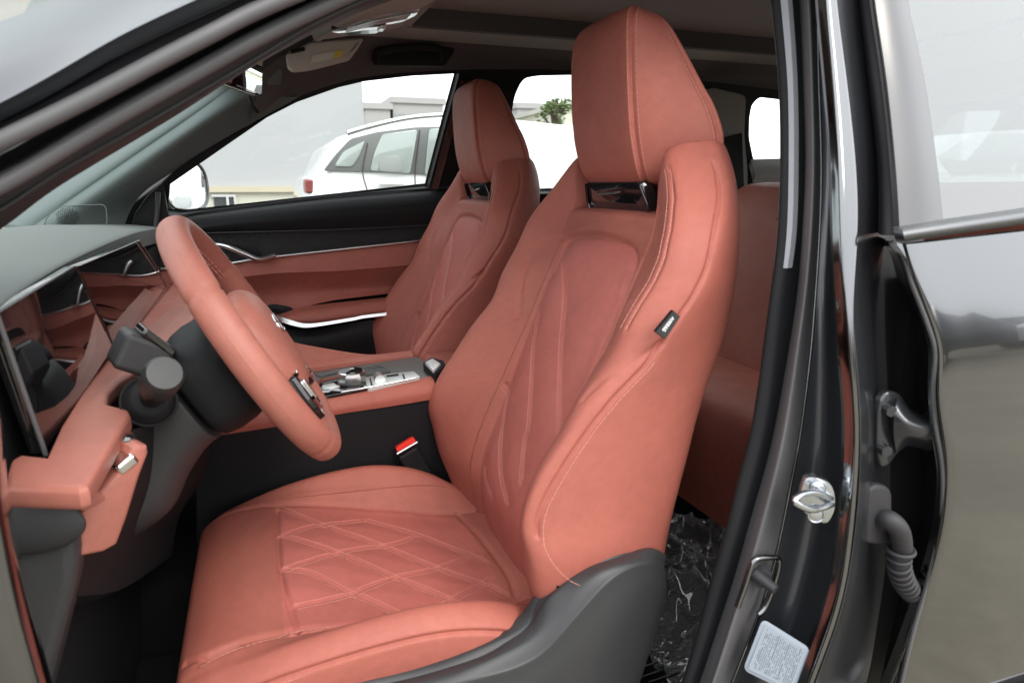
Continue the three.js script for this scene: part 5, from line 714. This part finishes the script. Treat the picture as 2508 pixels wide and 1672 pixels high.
  part('back_cover', (() => { const rr = []; for (const [k, m] of [[-0.022, 0.60], [-0.026, 0.92], [-0.05, 1], [-0.075, 1.02], [-0.092, 0.98], [-0.098, 0.9], [-0.098, 0.02]]) { const row = []; for (let i = 0; i < 48; i++) { const a = i / 48 * Math.PI * 2, c = Math.cos(a), s = Math.sin(a), q = Math.pow(Math.abs(c), 3) + Math.pow(Math.abs(s), 3), e = Math.pow(q, -1 / 3); row.push(at(k, c * e * 0.072 * m - 0.006, s * e * 0.108 * m)); } rr.push(row); } return grid(rr, true); })(), M.plastic, wheel);
  // column
  const col = thing('steering_column', 'grey steering column shroud with indicator stalk behind the wheel', 'steering column');
  const rr = []; for (const [k, a0, b0, du, dw] of [[-0.105, 0.066, 0.100, -0.008, 0], [-0.13, 0.066, 0.098, -0.012, 0], [-0.17, 0.066, 0.094, -0.03, 0], [-0.22, 0.07, 0.090, -0.055, 0], [-0.30, 0.066, 0.085, -0.06, 0], [-0.42, 0.06, 0.08, -0.06, 0]]) { const row = []; for (let i = 0; i < 48; i++) { const a = i / 48 * Math.PI * 2, c = Math.cos(a), s = Math.sin(a), q = Math.pow(Math.abs(c), 3) + Math.pow(Math.abs(s), 3), e = Math.pow(q, -1 / 3); row.push(at(k, c * e * a0 + du, s * e * b0 + dw)); } rr.push(row); }
  const rows2 = []; for (let r = 0; r < rr.length - 1; r++) for (let k = 0; k < 6; k++) rows2.push(rr[r].map((p, c) => [0, 1, 2].map((q) => cr(rr[Math.max(0, r - 1)][c][q], p[q], rr[r + 1][c][q], rr[Math.min(rr.length - 1, r + 2)][c][q], k / 6)))); rows2.push(rr[rr.length - 1]);
  part('shroud', grid([rr[0].map((p) => rr[0].reduce((s, q) => s.map((v, i) => v + q[i] / rr[0].length), [0, 0, 0])), ...rows2], true), M.greyPlastic, col);
  const b = [-0.2035,0.9847,0.485], k1 = [-0.1851,1.0133,0.53], k2 = [-0.1719,1.0384,0.575];
  const dir = V(k2).sub(V(b)).normalize();
  const stalk = part('stalk_boot', (() => { const g = new THREE.LatheGeometry([[0, 0.0], [0.030, 0.0], [0.031, 0.006], [0.026, 0.010], [0.024, 0.020], [0.018, 0.024], [0, 0.026]].map((p) => new THREE.Vector2(...p)), 36); g.rotateX(Math.PI / 2); return place(g, [dir.x, dir.y, dir.z], b); })(), M.plastic, col);
  part('stalk_ring', place(new THREE.TorusGeometry(0.030, 0.0016, 8, 40), [dir.x, dir.y, dir.z], [b[0] + dir.x * 0.007, b[1] + dir.y * 0.007, b[2] + dir.z * 0.007]), M.plastic, stalk);
  const lever = part('indicator_stalk', (() => { const L = V(k2).distanceTo(V(b)); const g = new THREE.LatheGeometry([[0, 0.015], [0.012, 0.016], [0.014, L * 0.5], [0.019, L * 0.62], [0.0185, L * 0.75], [0.0185, L * 1.0], [0.016, L * 1.02], [0, L * 1.02]].map((p) => new THREE.Vector2(...p)), 28); g.rotateX(Math.PI / 2); return place(g, [dir.x, dir.y, dir.z], b); })(), std([0.016, 0.013, 0.012], 0.3), col);
  part('end_cap', (() => { const L = V(k2).distanceTo(V(b)); const g = new THREE.LatheGeometry([[0.0192, L * 0.72], [0.0205, L * 0.75], [0.0205, L * 1.04], [0.0175, L * 1.10], [0, L * 1.11]].map((p) => new THREE.Vector2(...p)), 28); g.rotateX(Math.PI / 2); return place(toCreasedNormals(g, 0.6), [dir.x, dir.y, dir.z], b); })(), std([0.022, 0.024, 0.025], 0.5), lever);
}
// ---------------------------------------------------------------- centre console
{
  const c = thing('centre_console', 'centre console with silver gear knob panel and red leather sides between the front seats', 'console');
  const topN = [[-0.1407,0.8382,0.098],[-0.0429,0.8471,0.098],[0.0339,0.8545,0.098],[0.129,0.8622,0.098],[0.2346,0.8739,0.098]], topF = [[-0.0833,0.8577,-0.085],[0.0158,0.8617,-0.088],[0.09,0.8639,-0.088],[0.1793,0.8668,-0.088],[0.2328,0.8684,-0.085]];
  const surf = [[-0.14, 0.842, 0.085], [0.03, 0.852, 0.088], [0.232, 0.868, 0.088], [0.262, 0.868, 0.06], [0.245, 0.866, -0.075], [0.232, 0.864, -0.088], [0.016, 0.853, -0.09], [-0.14, 0.842, -0.09]];
  part('control_panel', plate(soften(surf, 0.01), 0.03, 0.003, [0, 1, 0], [], 3), std([0.11, 0.115, 0.115], 0.38, 0.3), c);
  part('side_bolster', slab(across([[[-0.1681,0.8382,0.088],[-0.0426,0.8448,0.088],[0.0345,0.8499,0.088],[0.1305,0.8584,0.088],[0.2188,0.8669,0.088],[0.2427,0.8686,0.078]], [[-0.1672,0.837,0.108],[-0.0435,0.8425,0.108],[0.0326,0.8497,0.108],[0.1272,0.8579,0.108],[0.219,0.8657,0.108],[0.2447,0.8632,0.096]], [[-0.1679,0.8215,0.12],[-0.0451,0.8263,0.12],[0.0482,0.8342,0.12],[0.1322,0.8408,0.12],[0.2173,0.8479,0.12],[0.2397,0.8487,0.108]], [[-0.1694,0.8058,0.118],[-0.0461,0.8117,0.118],[0.0477,0.8209,0.118],[0.1319,0.8248,0.118],[0.2189,0.8298,0.118],[0.2397,0.828,0.106]]], 60, 7), [0, -0.004, -0.02], 0.9), M.leather, c);
  part('side_panel', slab(across([[[-0.1962,0.8033,0.114],[-0.0461,0.8103,0.114],[0.0481,0.8195,0.114],[0.1325,0.8235,0.114],[0.2284,0.8286,0.112],[0.2868,0.8309,0.11]], [[-0.2003,0.7634,0.11],[-0.0485,0.7736,0.11],[0.0463,0.7797,0.11],[0.1315,0.7853,0.11],[0.2283,0.7878,0.108],[0.2872,0.7878,0.106]], [[-0.2201,0.5745,0.085],[-0.0621,0.5693,0.085],[0.0371,0.5682,0.085],[0.1267,0.5696,0.085],[0.228,0.5698,0.085],[0.2894,0.5684,0.085]]], 40, 6), [0, 0, -0.02], 0.9), M.plastic, c);
  part('far_bolster', slab(across([[[-0.1439,0.8761,-0.086],[-0.035,0.8611,-0.088],[0.0157,0.8608,-0.088],[0.09,0.8639,-0.088],[0.1793,0.8668,-0.088],[0.2326,0.8678,-0.084]], [[-0.1422,0.9049,-0.108],[-0.0326,0.885,-0.108],[0.0178,0.874,-0.106],[0.0924,0.8713,-0.105],[0.1822,0.8692,-0.104],[0.2342,0.8713,-0.1]], [[-0.1389,0.9517,-0.128],[-0.0145,0.9096,-0.126],[0.0357,0.8952,-0.124],[0.1216,0.8744,-0.12],[0.1621,0.8704,-0.118],[0.2338,0.8735,-0.115]], [[-0.142,0.9282,-0.16],[-0.0146,0.8862,-0.158],[0.0368,0.8734,-0.155],[0.1246,0.8538,-0.15],[0.1661,0.8506,-0.148],[0.2393,0.8526,-0.145]]], 50, 7), [0, -0.02, 0.002], 0.9), M.leather, c);
  part('armrest_lid', rbox(0.34, 0.11, 0.215, 0.02, [0.425, 0.820, 0.0], [0, 0, 0.03]), M.leather, c);
  part('latch_base', plate(soften([[0.2278,0.8811,0.0282],[0.255,0.8833,-0.007],[0.2712,0.8846,0.0333],[0.2664,0.8842,0.0716],[0.232,0.8815,0.1164]], 0.006), 0.02, 0.003, [0, 1, 0]), M.plastic, c);
  part('latch', plate(soften([[0.2297,0.8863,0.0428],[0.2508,0.8879,0.0219],[0.2558,0.8883,0.0708],[0.2312,0.8864,0.11]], 0.004), 0.008, 0.002, [0, 1, 0], [], 3), std([0.8, 0.82, 0.84], 0.3, 0.5), c);
  const py = (x) => 0.8535 + (x - 0.03) * 0.079;
  const tray = part('storage_tray', plate(soften([[0.0196,0.8547,-0.0558],[0.1527,0.8652,-0.0454],[0.1653,0.8662,0.0146],[0.1068,0.8616,0.0084],[0.0929,0.8605,-0.0439],[0.0595,0.8578,-0.0426],[0.0289,0.8554,-0.0301]], 0.004), 0.006, 0.001, [0, 1, 0]), std([0.05, 0.054, 0.053], 0.6), c);
  for (let i = 0; i < 5; i++) part('tray_rib', tube([[0.07 + i * 0.018, py(0.07 + i * 0.018) + 0.0025, -0.040], [0.086 + i * 0.018, py(0.086 + i * 0.018) + 0.0025, -0.018]], 0.0008, 5, 4), M.greyPlastic, tray);
  const sp = part('switch_panel', plate(soften([[0.1093,0.8648,0.0371],[0.1631,0.869,0.0409],[0.2053,0.8724,0.0529],[0.2083,0.8726,0.0992],[0.1027,0.8642,0.1099]], 0.006), 0.010, 0.002, [0, 1, 0], [], 3), std([0.66, 0.68, 0.68], 0.35, 0.55), c);
  part('roller_switch', (() => { const g = new THREE.CylinderGeometry(0.010, 0.010, 0.026, 24); g.rotateX(Math.PI / 2); g.translate(...[0.133,0.8676,0.0656]); return g; })(), M.satin, sp);
  part('slot', plate([[0.1489,0.8691,0.052],[0.1728,0.871,0.0551],[0.1714,0.8709,0.0669],[0.1484,0.8691,0.0642]], 0.003, 0.0003, [0, 1, 0]), M.blackTrim, sp);
  for (const q of [[[0.1788,0.8715,0.0623],[0.1822,0.8717,0.0614],[0.179,0.8715,0.0935],[0.1757,0.8712,0.0944]], [[0.1164,0.8665,0.0493],[0.1186,0.8667,0.0508],[0.1147,0.8664,0.1019],[0.1115,0.8661,0.1027]]]) part('button_gap', plate(q, 0.003, 0.0003, [0, 1, 0]), M.blackTrim, sp);
  const kb = [0.0822,0.8616,0.0494];
  const knob = part('gear_knob', (() => { const g = new THREE.LatheGeometry([[0, 0], [0.027, 0], [0.0285, 0.004], [0.0285, 0.014], [0.026, 0.020], [0.0245, 0.0215], [0, 0.0215]].map((p) => new THREE.Vector2(...p)), 12); const h = toCreasedNormals(g, 0.35); h.translate(...kb); return h; })(), M.satin, c);
  part('knob_top', (() => { const g = new THREE.CylinderGeometry(0.0215, 0.0225, 0.003, 30, 1, false, -0.6, 3.4); g.translate(kb[0], kb[1] + 0.0225, kb[2]); return g; })(), M.gloss, knob);
  part('knob_mark', rbox(0.010, 0.001, 0.003, 0.0004, [kb[0] + 0.002, kb[1] + 0.0245, kb[2] - 0.008]), M.satin, knob);
  part('knob_base', (() => { const g = new THREE.CylinderGeometry(0.033, 0.033, 0.005, 32); g.translate(kb[0], kb[1] - 0.002, kb[2]); return g; })(), M.gloss, c);
  part('button_panel', plate(soften([[-0.01,0.8533,0.0335],[0.0292,0.8564,-0.0135],[0.0695,0.8596,-0.0125],[0.1083,0.8627,0.0383],[0.1032,0.8623,0.106],[0.0307,0.8566,0.1092],[0.007,0.8547,0.1127]], 0.004), 0.006, 0.001, [0, 1, 0]), M.gloss, c);
  part('mode_button', plate(soften([[0.0273,0.8593,0.0118],[0.0597,0.8618,0.005],[0.0594,0.8618,0.0297],[0.0283,0.8594,0.0366]], 0.003), 0.005, 0.0012, [0, 1, 0]), M.gloss, c);
  part('metal_key', plate(soften([[0.0261,0.8592,0.044],[0.0575,0.8617,0.0406],[0.0564,0.8616,0.0722],[0.0369,0.86,0.0768],[0.0253,0.8591,0.0722]], 0.002), 0.005, 0.0012, [0, 1, 0]), std([0.66, 0.68, 0.68], 0.35, 0.55), c);
  part('edge_trim', tube([[0.0555,0.8605,0.1074],[0.1045,0.8644,0.1082],[0.1981,0.8718,0.1016]], 0.002, 6, 20), M.chrome, c);
}
{ // seat belt buckle beside the driver's seat
  const b = thing('seat_belt_buckle', 'black seat belt buckle with red release button beside the driver seat cushion', 'buckle');
  const q = [0.1722,0.7461,0.125];
  part('red_button', plate(soften([[0.1486,0.743,0.128],[0.1841,0.7607,0.128],[0.1902,0.7524,0.128],[0.153,0.734,0.128]], 0.004), 0.012, 0.002, [0.2, 0.7, 0.6], [], 3), M.red, b);
  part('button_edge', tube([[0.151,0.7325,0.13],[0.1913,0.7513,0.13]], 0.003, 6, 8), M.satin, b);
  part('buckle_body', rbox(0.042, 0.08, 0.03, 0.006, [q[0] + 0.016, q[1] - 0.048, 0.112], [0.1, 0, 0.45]), M.plastic, b);
  part('buckle_stalk', rbox(0.03, 0.2, 0.014, 0.004, [q[0] + 0.06, q[1] - 0.15, 0.100], [0, 0, 0.4]), M.blackTrim, b);
}
{ // rear bench
  const b = thing('rear_bench_seat', 'red leather rear bench seat behind the driver seat, beside the pillar', 'rear seat');
  const sec = [[1.10, 0.70], [1.20, 0.90], [1.30, 1.10], [1.37, 1.20], [1.41, 1.235], [1.46, 1.235], [1.50, 1.16], [1.44, 0.7]];
  const zs = [[-0.60, 0.80], [-0.57, 0.93], [-0.50, 0.975], [-0.42, 1], [-0.1, 0.995], [-0.03, 0.98], [0.03, 0.98], [0.1, 0.995], [0.42, 1], [0.50, 0.975], [0.57, 0.93], [0.60, 0.80]];
  const lines = sec.map(([x, y]) => zs.map(([z, k]) => [x + (1 - k) * 0.15 + 0.02 * (Math.abs(z) > 0.35 && Math.abs(z) < 0.55 ? -1 : 0), 0.7 + (y - 0.7) * k, z]));
  part('backrest', slab(across(lines, 80, 8), [0.03, 0, 0], 1.2), M.leather, b);
  for (const l of [[[1.318,1.1824,-0.1916],[1.318,1.1165,-0.249],[1.318,1.0481,-0.311]], [[1.27,1.0373,-0.2507],[1.27,0.9314,-0.3302],[1.27,0.8411,-0.3794]]]) part('piping', tube(l, 0.004, 6, 16), M.leather, b);
  const cs = [[0.80, 0.60], [0.80, 0.74], [0.83, 0.795], [0.92, 0.805], [1.05, 0.785], [1.22, 0.745]];
  part('cushion', slab(across(cs.map(([x, y]) => [-0.6, -0.35, -0.05, 0, 0.05, 0.35, 0.6].map((z) => [x, y - (Math.abs(z) === 0.05 ? 0.006 : 0), z])), 60, 8), [0.0, -0.06, 0], 1.2), M.leather, b);
}
{ // interior mirror, visor, roof lamp, grab handle
  const m = thing('interior_mirror', 'frameless interior mirror below the roof, half hidden by the near pillar', 'mirror');
  const n = V([0.916, -0.085, 0.36]).normalize(), e = V([-0.366, 0, 0.93]).normalize(), f = n.clone().cross(e).normalize(); if (f.y < 0) f.negate();
  const o = V([-0.0424,1.3895,0]), pt = (a, b, k = 0) => { const p = o.clone().addScaledVector(e, a).addScaledVector(f, b).addScaledVector(n, k); return [p.x, p.y, p.z]; };
  const ol = soften([pt(0, 0), pt(0.24, 0.004), pt(0.245, 0.07), pt(-0.004, 0.068)], 0.008);
  part('housing', plate(ol.map((p) => { const q = V(p).addScaledVector(n, -0.001); return [q.x, q.y, q.z]; }), 0.022, 0.004, [n.x, n.y, n.z]), M.gloss, m);
  part('mirror_glass', plate(soften([pt(0.003, 0.003, 0.0015), pt(0.237, 0.007, 0.0015), pt(0.241, 0.066, 0.0015), pt(0, 0.064, 0.0015)], 0.007), 0.002, 0.0005, [n.x, n.y, n.z]), M.mirror, m);
  part('rim', tube([...ol, ol[0]], 0.0016, 6, 80), M.blackTrim, m);
  part('adjust_lever', tube([pt(0.03, -0.004, -0.01), pt(0.03, -0.018, -0.006), pt(0.018, -0.028, 0)], 0.0035, 6, 10), M.blackTrim, m);
  part('mount', tube([pt(0.12, 0.035, -0.02), [-0.16, 1.47, 0.1], [-0.18, 1.53, 0.08]], 0.012, 8, 12), M.blackTrim, m);
}
{
  const v = thing('sun_visor', 'pale grey sun visor with a warning sticker above the passenger window', 'sun visor');
  part('visor_pad', plate(soften([[0.0182,1.5128,-0.3],[0.0204,1.4846,-0.3],[0.0302,1.4775,-0.3],[0.065,1.4827,-0.3],[0.1549,1.509,-0.3],[0.1722,1.5305,-0.3],[0.1898,1.5573,-0.3],[0.0722,1.5412,-0.3]], 0.008), 0.022, 0.006, [0.5, -0.4, 0.8], [], 4), std([0.40, 0.39, 0.36], 0.9, 0, { bumpMap: clothTex, bumpScale: 0.0003 }), v);
  const st = part('sticker', plate([[0.0737,1.5131,-0.297],[0.1431,1.53,-0.297],[0.1351,1.5133,-0.297],[0.0692,1.4969,-0.297]], 0.001, 0.0002, [0.5, -0.4, 0.8]), std([0.52, 0.52, 0.46], 0.6), v);
  part('warning_band', plate([[0.1249,1.5252,-0.2955],[0.1429,1.5297,-0.2955],[0.1349,1.5131,-0.2955],[0.1169,1.5086,-0.2955]], 0.0008, 0.0002, [0.5, -0.4, 0.8]), std([0.55, 0.45, 0.07], 0.6), st);
  part('visor_clip', rbox(0.035, 0.008, 0.012, 0.003, [0.042,1.5201,-0.29], [0, 0.3, 0.3]), M.blackTrim, v);
}
{
  const l = thing('overhead_console', 'roof console with clear reading lamps above the windscreen', 'roof lamp');
  part('lamp_housing', plate(soften([[0.0613,1.515,-0.1653],[0.1251,1.515,-0.0916],[0.2106,1.515,0.0235],[0.2169,1.515,0.1793],[0.2338,1.515,0.294],[0.1668,1.515,0.2926],[0.1199,1.515,0.1208]], 0.02), 0.10, 0.012, [0, -1, 0.2], [], 4), M.headliner, l);
  const lens = part('lamp_lens', plate(soften([[0.0972,1.5135,-0.0318],[0.1384,1.5135,0.0858],[0.1938,1.5135,0.1606],[0.2104,1.5135,0.1781],[0.215,1.5135,0.1447],[0.2003,1.5135,0.0759],[0.1674,1.5135,0.0367]], 0.012), 0.012, 0.004, [0, -1, 0.2], [], 4), std([0.62, 0.63, 0.65], 0.16, 0.85), l);
  for (let i = 0; i < 5; i++) part('lens_rib', tube([[0.1138,1.511,0.0019],[0.1534,1.511,0.0779],[0.1971,1.511,0.1441]].map((p) => [p[0], p[1], p[2] - i * 0.008 + 0.012]), 0.0016, 6, 12), M.chrome, lens);
  part('lamp_switch', plate(soften([[0.0865,1.511,-0.0299],[0.132,1.511,0.0297],[0.1733,1.511,0.0653],[0.1717,1.511,-0.0139],[0.1197,1.511,-0.0481]], 0.006), 0.012, 0.003, [0, -1, 0.2]), M.gloss, l);
  part('switch_key', plate([[0.1651,1.508,0.0218],[0.1666,1.508,0.0576],[0.1747,1.508,0.0606],[0.1746,1.508,0.018]], 0.006, 0.001, [0, -1, 0.2]), M.satin, l);
}
{
  const g = thing('grab_handle', 'dark grab handle on the roof rail above the passenger window', 'handle');
  part('handle_bar', tube([[0.2441,1.5413,-0.5],[0.2491,1.5611,-0.5],[0.2733,1.5703,-0.5],[0.3315,1.5797,-0.5],[0.396,1.5837,-0.5],[0.4177,1.5771,-0.5],[0.4259,1.5515,-0.5]], 0.010, 8, 40), M.plastic, g);
  part('mount_plate', plate(soften([[0.242,1.5356,-0.528],[0.2575,1.5779,-0.528],[0.4253,1.5964,-0.528],[0.4666,1.5888,-0.528],[0.4352,1.5441,-0.528]], 0.01), 0.012, 0.003, [0, -0.3, 1]), M.plastic, g);
}
{ // clear film left on the rear floor
  const p = thing('plastic_film', 'crumpled clear plastic film on the floor behind the driver seat', 'plastic film');
  const rows = []; const ridge = (u, v, k, s) => { const a = noise(u + s, v + s * 0.7, k); return 1 - Math.abs(2 * a - 1); };
  for (let j = 0; j <= 150; j++) { const row = []; for (let i = 0; i <= 150; i++) { const u = i / 150, v = j / 150, wu = u + 0.09 * (noise(u, v, 4) - 0.5), wv = v + 0.09 * (noise(v, u, 4) - 0.5); const h = 0.05 * ridge(wu, wv, 4, 0.13) ** 3 + 0.032 * ridge(wv, wu, 7, 0.37) ** 4 + 0.016 * ridge(wu, wv, 12, 0.71) ** 3; row.push([0.50 + 0.42 * u + 0.03 * noise(v, 0.3, 6), 0.415 + h + 0.02 * u, 0.56 - 0.46 * v + 0.03 * noise(u, 0.6, 6)]); } rows.push(row); }
  part('film', grid(rows), phys([0.9, 0.92, 0.92], 0.03, 0, { transmission: 0.9, thickness: 0, ior: 1.6 }), p);
}

renderer.render(scene, camera);
